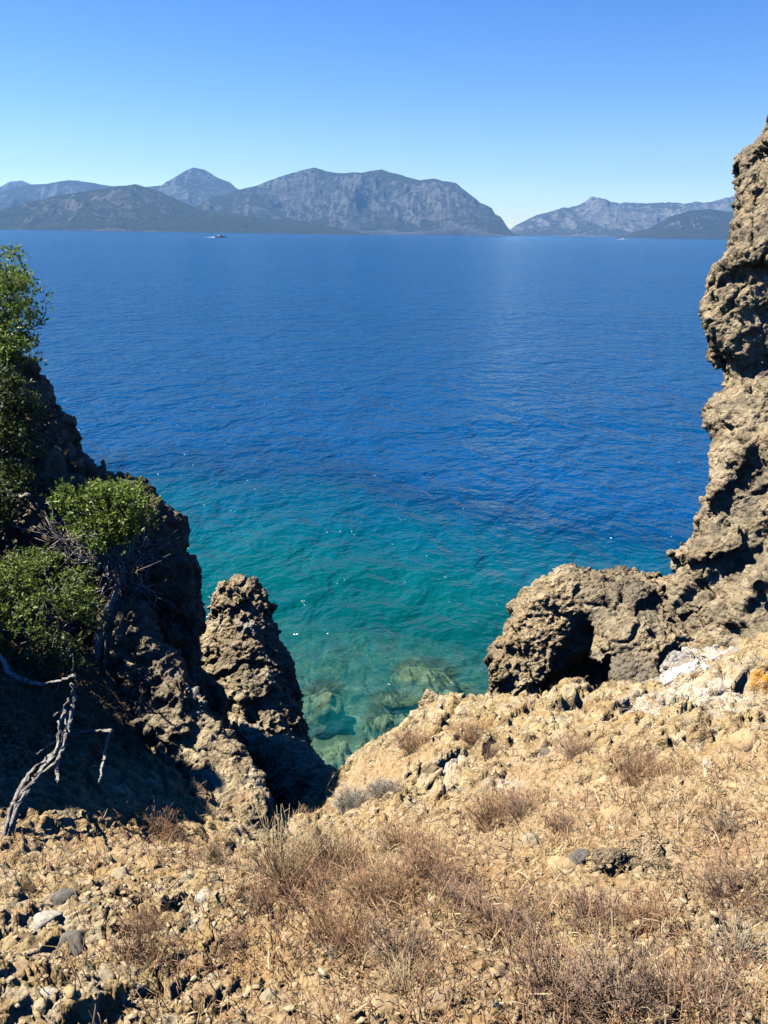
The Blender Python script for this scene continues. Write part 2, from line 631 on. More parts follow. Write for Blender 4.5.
CP = np.vstack([CP, EXTRA])


def tps_fit(X, z, lam=.001):
    n = len(X)
    d = np.linalg.norm(X[:, None] - X[None], axis=2)
    K = np.where(d > 0, d ** 2 * np.log(d + 1e-12), 0) + lam * np.eye(n)
    P = np.hstack([np.ones((n, 1)), X])
    A = np.block([[K, P], [P.T, np.zeros((3, 3))]])
    return np.linalg.solve(A, np.concatenate([z, np.zeros(3)]))


TW = tps_fit(CP[:, :2], CP[:, 2])


def tps(x, y):
    out = np.full(x.shape, TW[-3]) + TW[-2] * x + TW[-1] * y
    for i in range(len(CP)):
        d2 = (x - CP[i, 0]) ** 2 + (y - CP[i, 1]) ** 2
        out = out + TW[i] * .5 * d2 * np.log(d2 + 1e-12)
    return out


LAND = np.array([(-.34, 5.25), (.02, 5.4), (.22, 5.55), (.42, 5.95), (.9, 6.1), (1.5, 6.3), (2.6, 6.6), (3.8, 7.6), (6, 9), (12, 9), (14, -14), (-14, -14),
                 (-14, 7), (-5, 6.7), (-3.4, 6.4), (-2.4, 6.4), (-1.4, 6.7), (-.9, 6.7), (-.65, 6.1)])


def land_sd(x, y):
    """signed distance to the land's rim, negative on the land"""
    d = np.full(x.shape, 1e9)
    inside = np.zeros(x.shape, bool)
    n = len(LAND)
    for i in range(n):
        ax, ay = LAND[i]
        bx, by = LAND[(i + 1) % n]
        ex, ey = bx - ax, by - ay
        t = np.clip(((x - ax) * ex + (y - ay) * ey) / (ex * ex + ey * ey), 0, 1)
        d = np.minimum(d, np.hypot(x - ax - t * ex, y - ay - t * ey))
        c = ((ay > y) != (by > y)) & (x < (bx - ax) * (y - ay) / (by - ay + 1e-12) + ax)
        inside ^= c
    return np.where(inside, -d, d)


def base_z(x, y):
    sd = land_sd(x, y)
    z = tps(np.clip(x, -9, 9), np.clip(y, -7, 9.5))
    o = np.maximum(sd, 0)
    return z - 6.0 * o, sd


WHITE_G = [(700, 695, 4.9, .38, .2), (650, 715, 4.8, .22, .2), (745, 715, 4.4, .22, .2), (505, 790, 4.1, .12, .08), (450, 775, 4.8, .15, .12), (655, 885, 2.7, .12, .1)]
ORANGE_G = [(762, 676, 4.9, .1, .1)]


def blotch(P, lst):
    w = np.zeros(len(P))
    for px, py, d, r, rz in lst:
        c = at(px, py, d)
        q = np.sqrt(((P[:, 0] - c[0]) / r) ** 2 + ((P[:, 1] - c[1]) / r) ** 2 + ((P[:, 2] - c[2]) / (r * 1.2)) ** 2)
        w = np.maximum(w, 1 - sstep(.3, 1.2, q))
    return w


def rockiness(x, y):
    P = np.stack([x, y, np.zeros_like(x)], 1)
    r = .56 + .9 * fbm(P * 1.1, 3, 40)
    # the right-hand ledge and the rim are bare rock; so is the near left corner
    r = r + .45 * sstep(3.3, 4.6, y) * sstep(0, .8, x) + .5 * sstep(-.9, -.1, land_sd(x, y))
    r = r + .5 * (1 - sstep(.3, .9, np.hypot((x + 1.0) / 1.0, y - 1.75)))
    return np.clip(r, 0, 1)


def ground_z(x, y, full=True):
    z, sd = base_z(x, y)
    P = np.stack([x, y, np.zeros_like(x)], 1)
    rk = rockiness(x, y)
    z = z + .10 * fbm(P * 1.3, 3, 1) + .05 * fbm(P * 4, 3, 5)
    w = np.stack([x + .06 * fbm(P * 5, 2, 61), y + .06 * fbm(P * 5, 2, 62), z * .8], 1)
    z = z + rk * (.09 * plates(w, .38, 11, True) * sstep(2.0, 3.0, y) + .06 * plates(w, .17, 21, True)) - .05 * rk * (1 - sstep(0, .07, np.abs(fbm(P * 3.1, 3, 66))))
    if full:
        z = z + (.35 + .65 * rk) * (.026 * plates(w, .08, 31, True)) + .015 * plates(w, .033, 35, True) + .016 * fbm(P * 20, 4, 8, .6)
    return z


def ground_hit(px, py, far=12.0):
    r = ray(px, py)
    t = np.arange(1.2, far, .012)
    P = CAM + t[:, None] * r
    h = ground_z(P[:, 0], P[:, 1], False)
    k = np.argmax(P[:, 2] < h)
    return P[k]


def polar(cx, cy, th, rr):
    T, Rr = np.meshgrid(th, rr)
    return cx + Rr * np.sin(T), cy + Rr * np.cos(T)


def grid_faces(nr, nc, wrap=False):
    i = np.arange(nr - 1)[:, None] * nc
    j = np.arange(nc if wrap else nc - 1)[None, :]
    j2 = (j + 1) % nc
    return np.stack([i + j, i + j2, i + nc + j2, i + nc + j], -1).reshape(-1, 4)


th = np.concatenate([np.arange(-math.pi, -.85, .05), np.arange(-.85, .85, .0026), np.arange(.85, math.pi - .01, .05)])
rr = np.concatenate([np.linspace(.05, 1.1, 30), 1.1 * np.exp(np.arange(1, 640) * .0031), np.linspace(8.1, 22, 150)])
gx, gy = polar(0, -.15, th, rr)
gs = gx.shape
gx, gy = gx.ravel(), gy.ravel()
gz = np.maximum(ground_z(gx, gy), -8.0)
ground = mesh_obj('ground', np.stack([gx, gy, gz], 1), grid_faces(gs[0], gs[1], True), M['ground'])
tag(ground, 'dry stony hillside falling to a gully above the sea', 'ground', kind='structure')
GP = np.stack([gx, gy, gz], 1)
attr(ground, 'rocky', rockiness(gx, gy))
attr(ground, 'white', blotch(GP, WHITE_G))
attr(ground, 'orange', blotch(GP, ORANGE_G))
shade_mask = 1 - sstep(.55, 1.35, np.hypot((gx + 2.05) / 1.0, (gy - 4.3) / 1.15) + .35 * fbm(GP * 2.2, 3, 88))  # dark patch by the bushes: leaf litter plus painted shade
attr(ground, 'litter_shade', shade_mask)

# ------------------------------------------------------------------ rocks: a union of rounded bodies, roughened, then surfaced
_E = [(0, 1), (1, 0)]


def surface_nets(S, org, h):
    nx, ny, nz = S.shape
    neg = S < 0
    c = np.zeros((nx - 1, ny - 1, nz - 1), np.int8)
    for a in (0, 1):
        for b in (0, 1):
            for d in (0, 1):
                c += neg[a:nx - 1 + a, b:ny - 1 + b, d:nz - 1 + d]
    act = (c > 0) & (c < 8)
    idx = np.full(act.shape, -1, np.int64)
    I = np.argwhere(act)
    idx[act] = np.arange(len(I))
    acc = np.zeros((len(I), 3))
    cnt = np.zeros(len(I))
    corners = [(a, b, d) for a in (0, 1) for b in (0, 1) for d in (0, 1)]
    for p in corners:
        for ax in range(3):
            if p[ax]:
                continue
            q = list(p)
            q[ax] = 1
            s0 = S[I[:, 0] + p[0], I[:, 1] + p[1], I[:, 2] + p[2]]
            s1 = S[I[:, 0] + q[0], I[:, 1] + q[1], I[:, 2] + q[2]]
            cr = (s0 < 0) != (s1 < 0)
            t = np.where(cr, s0 / (s0 - s1 + 1e-12), 0)
            pos = np.tile(np.array(p, float), (len(I), 1))
            pos[:, ax] += t
            acc[cr] += pos[cr]
            cnt[cr] += 1
    V = org + (I + acc / cnt[:, None]) * h
    Q = []
    for ax in range(3):
        sl0 = [slice(None)] * 3
        sl1 = [slice(None)] * 3
        sl0[ax] = slice(0, -1)
        sl1[ax] = slice(1, None)
        a, b = neg[tuple(sl0)], neg[tuple(sl1)]
        E = np.argwhere(a != b)
        u, v = (ax + 1) % 3, (ax + 2) % 3
        ok = (E[:, u] > 0) & (E[:, v] > 0) & (E[:, u] < S.shape[u] - 1) & (E[:, v] < S.shape[v] - 1)
        E = E[ok]
        ins = a[E[:, 0], E[:, 1], E[:, 2]]
        qs = []
        for du, dv in ((1, 1), (0, 1), (0, 0), (1, 0)):
            e = E.copy()
            e[:, u] -= du
            e[:, v] -= dv
            qs.append(idx[e[:, 0], e[:, 1], e[:, 2]])
        q = np.stack(qs, 1)
        q[~ins] = q[~ins][:, ::-1]
        Q.append(q)
    return V, np.vstack(Q)


def cap_sd(P, a, b, ra, rb):
    ab = b - a
    t = np.clip(((P - a) @ ab) / (ab @ ab + 1e-12), 0, 1)
    return np.linalg.norm(P - a - t[:, None] * ab, axis=1) - (ra + (rb - ra) * t)


def smin(a, b, k):
    h = np.clip(.5 + .5 * (b - a) / k, 0, 1)
    return b + (a - b) * h - k * h * (1 - h)


def refine(name, V, F, mat, levels, fn):
    """subdivide, then push the surface out along its normals by fn(points)"""
    o = mesh_obj(name, V, F, mat)
    md = o.modifiers.new('sub', 'SUBSURF')
    md.levels = levels
    dg = bpy.context.evaluated_depsgraph_get()
    me = bpy.data.meshes.new_from_object(o.evaluated_get(dg))
    o.modifiers.clear()
    old = o.data
    o.data = me
    bpy.data.meshes.remove(old)
    n = len(me.vertices)
    P = np.empty(n * 3)
    me.vertices.foreach_get('co', P)
    P = P.reshape(-1, 3)
    Nn = np.empty(n * 3)
    me.vertex_normals.foreach_get('vector', Nn)
    P = P + Nn.reshape(-1, 3) * fn(P)[:, None]
    me.vertices.foreach_set('co', P.astype(np.float32).ravel())
    me.polygons.foreach_set('use_smooth', np.ones(len(me.polygons), dtype=bool))
    me.update()
    return o, P


def crags(seed, fine, sizes, pit):
    def fn(Q):
        w = Q + .05 * np.stack([fbm(Q * 5, 2, seed + 71), fbm(Q * 5, 2, seed + 72), fbm(Q * 5, 2, seed + 73)], 1)
        # where the rock is bare matrix, where it is crowded with pebbles
        m = np.clip(.55 + 1.1 * fbm(Q * 1.3, 3, seed + 61), .12, 1)
        e = (.4 + .6 * m) * fine[0] * .75 * facets(.6 * w + .4 * Q, sizes[0] * 1.25, seed + 43)
        e = e + m * fine[1] * (.65 * lumps(w, sizes[1], seed + 31) + .55 * facets(.5 * w + .5 * Q, sizes[1] * 1.2, seed + 41) - .2)
        e = e + fine[2] * (lumps(w, sizes[2], seed + 36) - .3)
        e = e + .35 * fine[1] * fbm(Q * 16, 4, seed + 7, .6)
        cr = np.abs(fbm(w * np.array([2.1, 2.1, 1.2]), 3, seed + 51))
        e = e - pit * (1 - sstep(0, .06, cr))
        h = fbm(w * 3.4, 3, seed + 55)
        e = e - pit * 1.3 * sstep(.18, .5, h)
        return np.clip(e, -.14, 1.1 * fine[0])
    return fn


def make_rock(name, prims, mat, h=.04, k=.12, amp=(.16, .12), fine=(.075, .048, .02), cuts=(), seed=0, sizes=(.55, .2, .09, .042), levels=2, pit=.05):
    """prims: (a, b, ra, rb) rounded cones; cuts: the same, taken away"""
    lo = np.min([np.minimum(p[0] - p[2], p[1] - p[3]) for p in prims], axis=0) - .35
    hi = np.max([np.maximum(p[0] + p[2], p[1] + p[3]) for p in prims], axis=0) + .35
    n = (np.ceil((hi - lo) / h / 4).astype(int) + 1) * 4

    def body(P):
        d = np.full(len(P), 9.0)
        for a, b, ra, rb in prims:
            d = smin(d, cap_sd(P, a, b, ra, rb), k)
        for a, b, ra, rb in cuts:
            d = -smin(-d, cap_sd(P, a, b, ra, rb), .04)
        return d
    # coarse pass first, then only the shell near the surface in full
    cx = [lo[i] + (np.arange(n[i] // 4) * 4 + 1.5) * h for i in range(3)]
    Cd = body(np.stack(np.meshgrid(*cx, indexing='ij'), -1).reshape(-1, 3)).reshape(n // 4)
    S = Cd.repeat(4, 0).repeat(4, 1).repeat(4, 2)
    near = np.argwhere(np.abs(S) < .3 + 3.2 * h)
    for q in range(0, len(near), 400000):
        I = near[q:q + 400000]
        P = lo + I * h
        d = body(P)
        m = np.abs(d) < .3
        Q = P[m]
        if len(Q):
            w = Q + .12 * np.stack([fbm(Q * 2.2, 2, seed + 71), fbm(Q * 2.2, 2, seed + 72), fbm(Q * 2.2, 2, seed + 73)], 1)
            e = amp[0] * fbm(Q * 1.7, 5, seed + 2, .6)
            f, r = worley(w * np.array([1, 1, .8]) / sizes[0], seed + 11)
            e = e + amp[1] * ((.75 - f) * .5 + .8 * facets(w * np.array([1, 1, .8]), sizes[0], seed + 12))       # broken angular blocks
            d[m] = d[m] - np.clip(e, -.2, .15)
        S[I[:, 0], I[:, 1], I[:, 2]] = d
    V, F = surface_nets(S.reshape(n), lo, h)
    lab = np.arange(len(V))                       # keep the one connected body, no crumbs in mid-air
    while True:
        new = lab.copy()
        np.minimum.at(new, F, lab[F].min(1)[:, None])
        new = new[new]
        if (new == lab).all():
            break
        lab = new
    cnt = np.bincount(lab, minlength=len(V))
    keep = cnt[lab] > .04 * len(V)
    F = F[keep[F[:, 0]]]
    ren = np.cumsum(keep) - 1
    V, F = V[keep], ren[F]
    return refine(name, V, F, mat, levels, crags(seed, fine, sizes[1:], pit))


def edge(px, py, d, r, ang, down=0.0, grow=1.0, back=0.0, side=0.0):
    """a rounded body whose outline touches (px,py) at depth d; ang = outward direction in the picture (0 right, 90 up).
    It reaches down/back/sideways in metres."""
    s = r * FPX / d
    c = at(px - s * math.cos(R(ang)), py + s * math.sin(R(ang)), d)
    return (c, c + np.array([side, back, -down - 1e-3]), r, r * grow)


# --- left cliff, behind the bushes, plus an added out-of-view shade blocker
left = [edge(30, 378, 6.5, .36, 25, 2.0, 1.2, -.1, -.3), edge(50, 412, 6.45, .34, 20, 2.0, 1.3, -.1, -.2), edge(70, 444, 6.4, .28, 15, 1.8, 1.5, -.1),
        edge(80, 455, 6.4, .26, 30, 1.8, 1.4), edge(103, 462, 6.35, .16, 45, 2.0, 2.2),
        edge(132, 478, 6.4, .2, 70, 2.2, 1.9), edge(152, 488, 6.3, .2, 55, 2.3, 1.7), edge(170, 514, 6.25, .24, 25, 2.2, 1.3), edge(184, 560, 6.2, .26, 10, 2.0, 1.2),
        edge(190, 597, 6.2, .28, 5, 2.0, 1.1),
        (at(-70, 400, 6.4), at(-60, 700, 6.0), .5, .9), (at(20, 480, 6.6), at(40, 700, 6.2), .45, .7), (at(-260, 300, 9), at(-260, 700, 8.5), 1.6, 2.0),
        (at(95, 575, 6.5), at(105, 740, 6.3), .42, .5), (np.array([-3.0, 5.8, 10.2]), np.array([-3.0, 6.0, 3.0]), .7, 1.3), (np.array([-4.6, 6.6, 11.0]), np.array([-4.8, 7.2, 3]), 1.0, 1.4),
        (np.array([-3.45, 3.9, 13.8]), np.array([-3.9, 3.9, 11]), .5, .8), (np.array([-3.5, 4.3, 13.75]), np.array([-4, 4.3, 11]), .45, .8), (np.array([-4, 4.6, 11.2]), np.array([-4.6, 7.4, 11.6]), .8, 1.2)]  # unseen crag added to shade the left slope, and its link to the cliff
cliff_left, Vc = make_rock('sea_cliff', left, M['shade_toned_cliff'], .06, .12, (.15, .14), seed=3)
tag(cliff_left, 'dark shaded rock cliff behind the green bushes, falling steeply to the sea', 'cliff', 'cliffs framing the sea')
attr(cliff_left, 'white', np.zeros(len(Vc)))
attr(cliff_left, 'orange', np.zeros(len(Vc)))

# --- the ribs running down to the gully
rib1 = [(at(116, 628, 5.65), at(150, 670, 5.5), .15, .17), (at(150, 670, 5.5), at(182, 722, 5.25), .17, .18), (at(182, 722, 5.25), at(215, 790, 4.95), .18, .2),
        (at(215, 790, 4.95), at(252, 850, 4.35), .2, .16), (at(118, 680, 5.7), at(165, 790, 5.2), .22, .25), (at(150, 720, 5.4), at(195, 830, 4.85), .22, .24)]
o, V1 = make_rock('rock_rib', rib1, M['rock'], .04, .1, (.10, .09), (.08, .055, .022), seed=5, sizes=(.4, .17, .08, .04))
tag(o, 'knobbly sunlit rock rib running down from the bare trunk of the tall bush', 'rock')
attr(o, 'white', .35 * sstep(.1, .6, fbm(V1 * 3, 3, 9)))
attr(o, 'orange', np.zeros(len(V1)))
rib2 = [edge(182, 640, 6.2, .18, 60, 1.0, 1.5), edge(202, 684, 6.1, .18, 40, 1.2, 1.5), edge(226, 722, 6.0, .16, 40, 1.2, 1.4), edge(240, 760, 5.9, .16, 30, 1.0, 1.4),
        (at(178, 710, 6.3), at(208, 800, 6.1), .22, .3), (at(172, 650, 6.3), at(185, 760, 6.2), .22, .36)]
o, V2 = make_rock('rock_buttress', rib2, M['shade_toned_cliff'], .042, .1, (.10, .10), seed=8)
tag(o, 'dark narrow buttress between the knobbly rib and the pointed pinnacle', 'rock')
attr(o, 'white', np.zeros(len(V2)))
attr(o, 'orange', .4 * sstep(.2, .6, fbm(V2 * 2, 3, 19)))
pin = [edge(232, 585, 8.3, .16, 100, .7, 2.0), edge(250, 588, 8.3, .17, 75, 1.0, 2.0), edge(262, 597, 8.3, .18, 40, 1.0, 2.0), edge(272, 630, 8.2, .25, 12, .9, 1.6),
       edge(290, 665, 8.1, .3, 15, 1.0, 1.3), edge(299, 705, 8.1, .35, 6, 1.1, 1.2), edge(218, 615, 8.3, .25, 160, 1.0, 1.5), edge(300, 745, 8.0, .4, 5, .9, 1.2),
       (at(232, 665, 8.2), at(250, 790, 7.7), .4, .6), (at(242, 606, 8.3), at(240, 690, 8.2), .25, .46), (at(250, 790, 7.7), at(250, 790, 7.7) * np.array([1, 1, 0]) + np.array([0, 0, 3.5]), .6, 1.0), edge(208, 645, 8.3, .24, 165, 1.2, 1.4), edge(203, 672, 8.2, .26, 165, 1.2, 1.4)]
o, V3 = make_rock('rock_pinnacle', pin, M['rock'], .042, .16, (.05, .05), (.08, .055, .02), seed=12)
tag(o, 'tall pointed conglomerate pinnacle rising beside the turquoise shallows', 'rock')
attr(o, 'white', .25 * sstep(.1, .6, fbm(V3 * 3, 3, 29)))
attr(o, 'orange', np.zeros(len(V3)))
low = [(at(285, 762, 7.2), at(312, 800, 6.6), .22, .25), (at(275, 770, 7.3), at(296, 810, 6.8), .24, .24), (at(312, 800, 6.6), at(324, 828, 6.0), .2, .16)]
o, V4 = make_rock('rock_shoulder', low, M['rock'], .042, .12, (.09, .06), (.05, .035, .018), seed=15)
tag(o, 'low brown rock shoulder at the foot of the pointed pinnacle beside the gully', 'rock')
attr(o, 'white', np.zeros(len(V4)))
attr(o, 'orange', np.zeros(len(V4)))

# --- right: boulder with the hollow
knob = [edge(505, 670, 7.0, .28, 170, .5, 1.2), edge(515, 626, 7.0, .28, 160, .9, 1.3), edge(531, 592, 7.0, .26, 145, 1.0, 1.5), edge(553, 570, 7.0, .24, 110, 1.0, 1.7),
        edge(585, 565, 7.0, .3, 85, 1.0, 1.4), edge(608, 568, 7.0, .34, 85, 1.0, 1.4), edge(632, 570, 7.0, .36, 85, 1.0, 1.4), edge(660, 578, 6.9, .36, 90, 1.1, 1.3),
        (at(570, 640, 7.4), at(660, 640, 7.3), .55, .55), (at(640, 625, 6.7), at(655, 700, 6.2), .35, .45), (at(690, 620, 6.8), at(700, 690, 6.3), .4, .45),
        (at(522, 664, 7.0), at(522, 700, 6.9), .28, .3), (np.array([1.7, 6.9, 10.2]), np.array([1.7, 7.0, 4]), .42, .85), (np.array([2.8, 7.2, 10]), np.array([2.8, 7.2, 4]), .6, 1.0)]
cutk = [(at(592, 684, 6.0), at(588, 680, 6.95), .19, .2), (at(562, 694, 6.1), at(556, 694, 6.9), .14, .14), (at(612, 668, 6.2), at(612, 664, 6.85), .12, .13), (at(598, 636, 6.2), at(597, 634, 6.72), .07, .06),
        (at(514, 652, 6.4), at(514, 650, 6.8), .06, .06), (at(556, 618, 6.4), at(556, 616, 6.72), .04, .05), (at(640, 640, 6.3), at(640, 640, 6.5), .05, .05)]
o, V5 = make_rock('rock_outcrop', knob, M['rock'], .042, .1, (.09, .08), (.075, .052, .022), cutk, seed=22)
tag(o, 'brown rock outcrop with a black hollow in its face, above the teal water', 'rock')
attr(o, 'white', np.zeros(len(V5)))
attr(o, 'orange', np.zeros(len(V5)))
# --- right cliff
rc = [(776, 128, 7.2, .5, 150), (746, 168, 7.2, .5, 165), (736, 205, 7.1, .4, 175), (730, 235, 7.0, .35, 165), (716, 265, 6.9, .35, 150), (707, 296, 6.9, .4, 175),
      (714, 326, 6.9, .35, 205), (728, 352, 6.9, .3, 205), (736, 378, 6.9, .22, 180), (722, 405, 6.7, .35, 150), (715, 440, 6.6, .45, 175), (718, 480, 6.5, .45, 185),
      (703, 515, 6.5, .4, 170), (694, 545, 6.5, .35, 165), (680, 565, 6.5, .35, 140), (668, 588, 6.5, .35, 150)]
prims = []
for px, py, d, r, a in rc:
    prims.append(edge(px, py, d, r, a, -.05, 1.5, .5, 2.6))
prims += [(at(800, 480, 6.3), at(830, 640, 6.0), .4, .5), (at(830, 330, 7.2), at(830, 660, 6.6), .7, .9), (at(745, 560, 6.3), at(752, 640, 6.0), .3, .35),
          (at(900, 150, 8), at(900, 600, 7.4), 1.2, 1.4), (np.array([4.4, 8.0, 10]), np.array([4.4, 8.2, 4]), 1.0, 1.3), (at(790, 600, 6.0), at(800, 660, 5.7), .3, .35), (at(720, 590, 6.4), at(728, 640, 6.2), .3, .35)]
cliff_right, Vr = make_rock('sea_cliff', prims, M['cliff'], .055, .12, (.13, .14), (.07, .045, .02), seed=31)
tag(cliff_right, 'tall sunlit grey brown cliff rising above the horizon beside the rock outcrop', 'cliff', 'cliffs framing the sea')
attr(cliff_right, 'white', np.zeros(len(Vr)))
attr(cliff_right, 'orange', np.zeros(len(Vr)))
# --- slab with guano and orange lichen in front of it
slab = [(at(690, 676, 5.7), at(770, 696, 5.2), .2, .2), (at(770, 696, 5.2), at(840, 715, 5.0), .2, .25), (at(640, 705, 5.5), at(700, 698, 5.4), .14, .2)]
o, V6 = make_rock('rock_slab', slab, M['rock'], .04, .1, (.06, .07), (.05, .035, .018), seed=41)
tag(o, 'grey ledge rock spotted with white and orange lichen at the foot of the cliff', 'rock')
attr(o, 'white', .8 * sstep(-.1, .4, fbm(V6 * 2.4, 3, 99)) + .4)
attr(o, 'orange', blotch(V6, [(758, 672, 5.0, .17, .12)]))
# --- rim crag at the gully's right
crag = [(at(436, 712, 6.3), at(468, 722, 6.2), .13, .11), (at(405, 748, 5.9), at(415, 778, 5.5), .12, .14), (at(425, 730, 6.1), at(430, 766, 5.6), .15, .14)]
o, V7 = make_rock('rim_crag', crag, M['rock'], .036, .08, (.06, .07), (.05, .04, .02), seed=47)
tag(o, 'pale cracked crag on the rim right of the gully, above the submerged boulders', 'rock')
attr(o, 'white', .3 * sstep(.2, .5, fbm(V7 * 3, 3, 55)))
attr(o, 'orange', np.zeros(len(V7)))
sd0 = (ground_hit(636, 872) - CAM) @ fw + .025
split = [(at(613, 866, sd0), at(622, 873, sd0), .052, .05), (at(652, 866, sd0), at(662, 874, sd0), .056, .05), (at(634, 852, sd0 + .05), at(644, 852, sd0 + .05), .055, .05)]
o, V8 = make_rock('split_rock', split, M['warm_rock'], .016, .02, (.02, .03), (.022, .015, .008), seed=53, sizes=(.14, .07, .035, .016), pit=.015)
tag(o, 'brown split rock with dark clefts, half buried in the right slope', 'rock')
attr(o, 'white', np.zeros(len(V8)))
attr(o, 'orange', np.zeros(len(V8)))

# ------------------------------------------------------------------ sea, seabed, boulders under water


def sea_depth(x, y):
    sd = np.maximum(land_sd(x, y) - 2.2, 0)
    P = np.stack([x, y, np.zeros_like(x)], 1)
    n = fbm(P * .09, 3, 77)
    return .25 + .085 * sd + .0115 * np.maximum(sd - 8, 0) ** 2 * (1 + .45 * n) * (1 + 1.1 * np.clip(x / 14, -.35, 1.4)) + .5 * n * sstep(2, 12, sd)


thw = np.concatenate([np.arange(-math.pi, -.8, .08), np.arange(-.8, .8, .006), np.arange(.8, math.pi - .01, .08)])
rw = np.concatenate([np.linspace(2, 60, 340), 60 * np.exp(np.linspace(.02, math.log(8200 / 60), 110))])
wx, wy = polar(0, 0, thw, rw)
ws = wx.shape
wx, wy = wx.ravel(), wy.ravel()
M['sea'] = water_material()
sea = mesh_obj('sea', np.stack([wx, wy, np.zeros_like(wx)], 1), grid_faces(ws[0], ws[1], True), M['sea'])
tag(sea, 'blue rippled sea turning turquoise near the rocks', 'sea', kind='structure')
SEA_DEP = np.clip(sea_depth(wx, wy), 0, 60)
rb = np.concatenate([np.linspace(4, 75, 260), 75 * np.exp(np.linspace(.05, math.log(8200 / 75), 40))])
thb = np.concatenate([np.arange(-math.pi, -.8, .08), np.arange(-.8, .8, .006), np.arange(.8, math.pi - .01, .08)])
bx, by = polar(0, 0, thb, rb)
bs = bx.shape
bx, by = bx.ravel(), by.ravel()
PB = np.stack([bx, by, np.zeros_like(bx)], 1)
near = 1 - sstep(60, 75, np.hypot(bx, by))
bz = -np.clip(sea_depth(bx, by), .2, 30) - .15 + near * (.35 * (lumps(PB, 2.2, 81, True)) + .2 * lumps(PB, .8, 83, True)) * 1.0
bz = np.minimum(bz, -.06)
bed = mesh_obj('seabed', np.stack([bx, by, bz], 1), grid_faces(bs[0], bs[1], True), M['seabed'])
tag(bed, 'pale stony seabed under the clear shallows', 'seabed', kind='structure')
attr(bed, 'white', np.zeros(len(bx)))
attr(bed, 'orange', np.zeros(len(bx)))

reefs = [(424, 670, 72, 34, 'broad olive boulder just under the water, right beside the rim crag', .15),
         (322, 690, 46, 24, 'round flat boulder under the water nearest the pinnacle', -.1),
         (445, 690, 60, 22, 'long pale boulder under the water behind the pale rim crag', -.05),
         (380, 718, 36, 26, 'small olive boulder under the water in the middle of the shallows', .1),
         (395, 700, 60, 20, 'dark weedy rock under the water between the two olive boulders', -.25),
         (338, 748, 40, 34, 'greenish boulder under the water at the mouth of the gully', .0),
         (372, 757, 44, 34, 'pale submerged boulder close in under the gully rim', .05),
         (318, 742, 30, 30, 'dim submerged stone tight against the pinnacle base', -.2)]
for q, (px, py, w, hh, lab, top) in enumerate(reefs):
    c = on_water(px, py)
    d = np.linalg.norm(c - CAM)
    rx = w * .5 * d / FPX
    ry = min(hh * .5 * d / FPX / .55, rx * 1.5)
    u = np.linspace(0, math.pi, 40)
    v = np.linspace(0, 2 * math.pi, 64, endpoint=False)
    U, W = np.meshgrid(u, v, indexing='ij')
    D = np.stack([np.sin(U) * np.cos(W), np.sin(U) * np.sin(W), np.cos(U)], -1).reshape(-1, 3)
    k = 1 + .28 * fbm(D * 1.7 + q * 7, 3, 90 + q) + .14 * lumps(D + q * 3, .35, 91 + q)
    V = D * k[:, None] * np.array([rx, ry, .9])
    V[:, 2] = np.minimum(V[:, 2], .72 + .2 * V[:, 2])
    dep = sea_depth(np.array([c[0]]), np.array([c[1]]))[0]
    V += np.array([c[0], c[1], 0])
    V[:, 2] += -V[:, 2].max() - .10 + min(top, .02) * 2 
    qd = np.hypot((wx - c[0]) / rx, (wy - c[1]) / ry) + .25 * fbm(np.stack([wx, wy, wx * 0], 1) * .9, 2, 7)
    SEA_DEP = np.where(qd < 1.3, np.minimum(SEA_DEP, .45 + SEA_DEP * sstep(.75, 1.2, qd)), SEA_DEP)
    o = mesh_obj('submerged_boulder', V, grid_faces(40, 64, True)[:, ::-1], M['reef'])
    tag(o, lab, 'boulder', 'boulders under the water')
    attr(o, 'white', np.zeros(len(V)))
    attr(o, 'orange', np.zeros(len(V)))

attr(sea, 'depth', SEA_DEP)

# ------------------------------------------------------------------ far mountains


def mountain(name, crest, D, front, back, mat, label, pw=.8, rough=.34, seed=0, group='mountains across the water'):
    c = np.array([at(px, py, D) for px, py in crest])
    xs = np.linspace(c[0, 0], c[-1, 0], 420)
    ch = np.interp(xs, c[:, 0], np.maximum(c[:, 2], 0))
    q1 = np.stack([xs / 190., xs * 0 + seed, xs * 0], 1)
    ch = ch * (1 + (.13 if pw == .7 else .05) * fbm(q1, 4, seed + 3, .6))
    yc = np.interp(xs, c[:, 0], c[:, 1])
    vs = np.concatenate([np.linspace(-1, 0, 110), np.linspace(.04, 1, 26)])
    X, Vv = np.meshgrid(xs, vs)
    H = np.broadcast_to(ch, X.shape)
    Y = np.broadcast_to(yc, X.shape) + np.where(Vv < 0, Vv * front, Vv * back)
    P = np.stack([X.ravel(), Y.ravel(), np.zeros(X.size)], 1)
    a = np.abs(Vv)
    prof = np.where(Vv < 0, (1 - a) ** pw, (1 - a) ** 1.2)
    rg = (ridged(P / 420., 6, seed) - .55).reshape(X.shape)
    rg2 = (ridged(P / 130., 4, seed + 5) - .55).reshape(X.shape)
    env = np.sin(np.clip(a, 0, 1) * math.pi) ** .7 + .04
    Z = H * (prof + rough * env * (rg * 1.3 + rg2 * .35)) - 6 * (a ** 4) + 4
    Z = np.where(a > .995, -6, Z)
    Z = np.minimum(Z, H * (1.0 - .25 * a) + 3 * rg)
    o = mesh_obj(name, np.stack([X.ravel(), Y.ravel(), Z.ravel()], 1), grid_faces(len(vs), len(xs)), mat)
    gy_, gx_ = np.gradient(Z)
    sl = np.abs(gy_) / (front / 110) + np.abs(gx_) / (abs(xs[1] - xs[0]))
    attr(o, 'rock', np.clip(sl.ravel() * .55, 0, 1))
    return tag(o, label, 'mountain', group, 'structure')


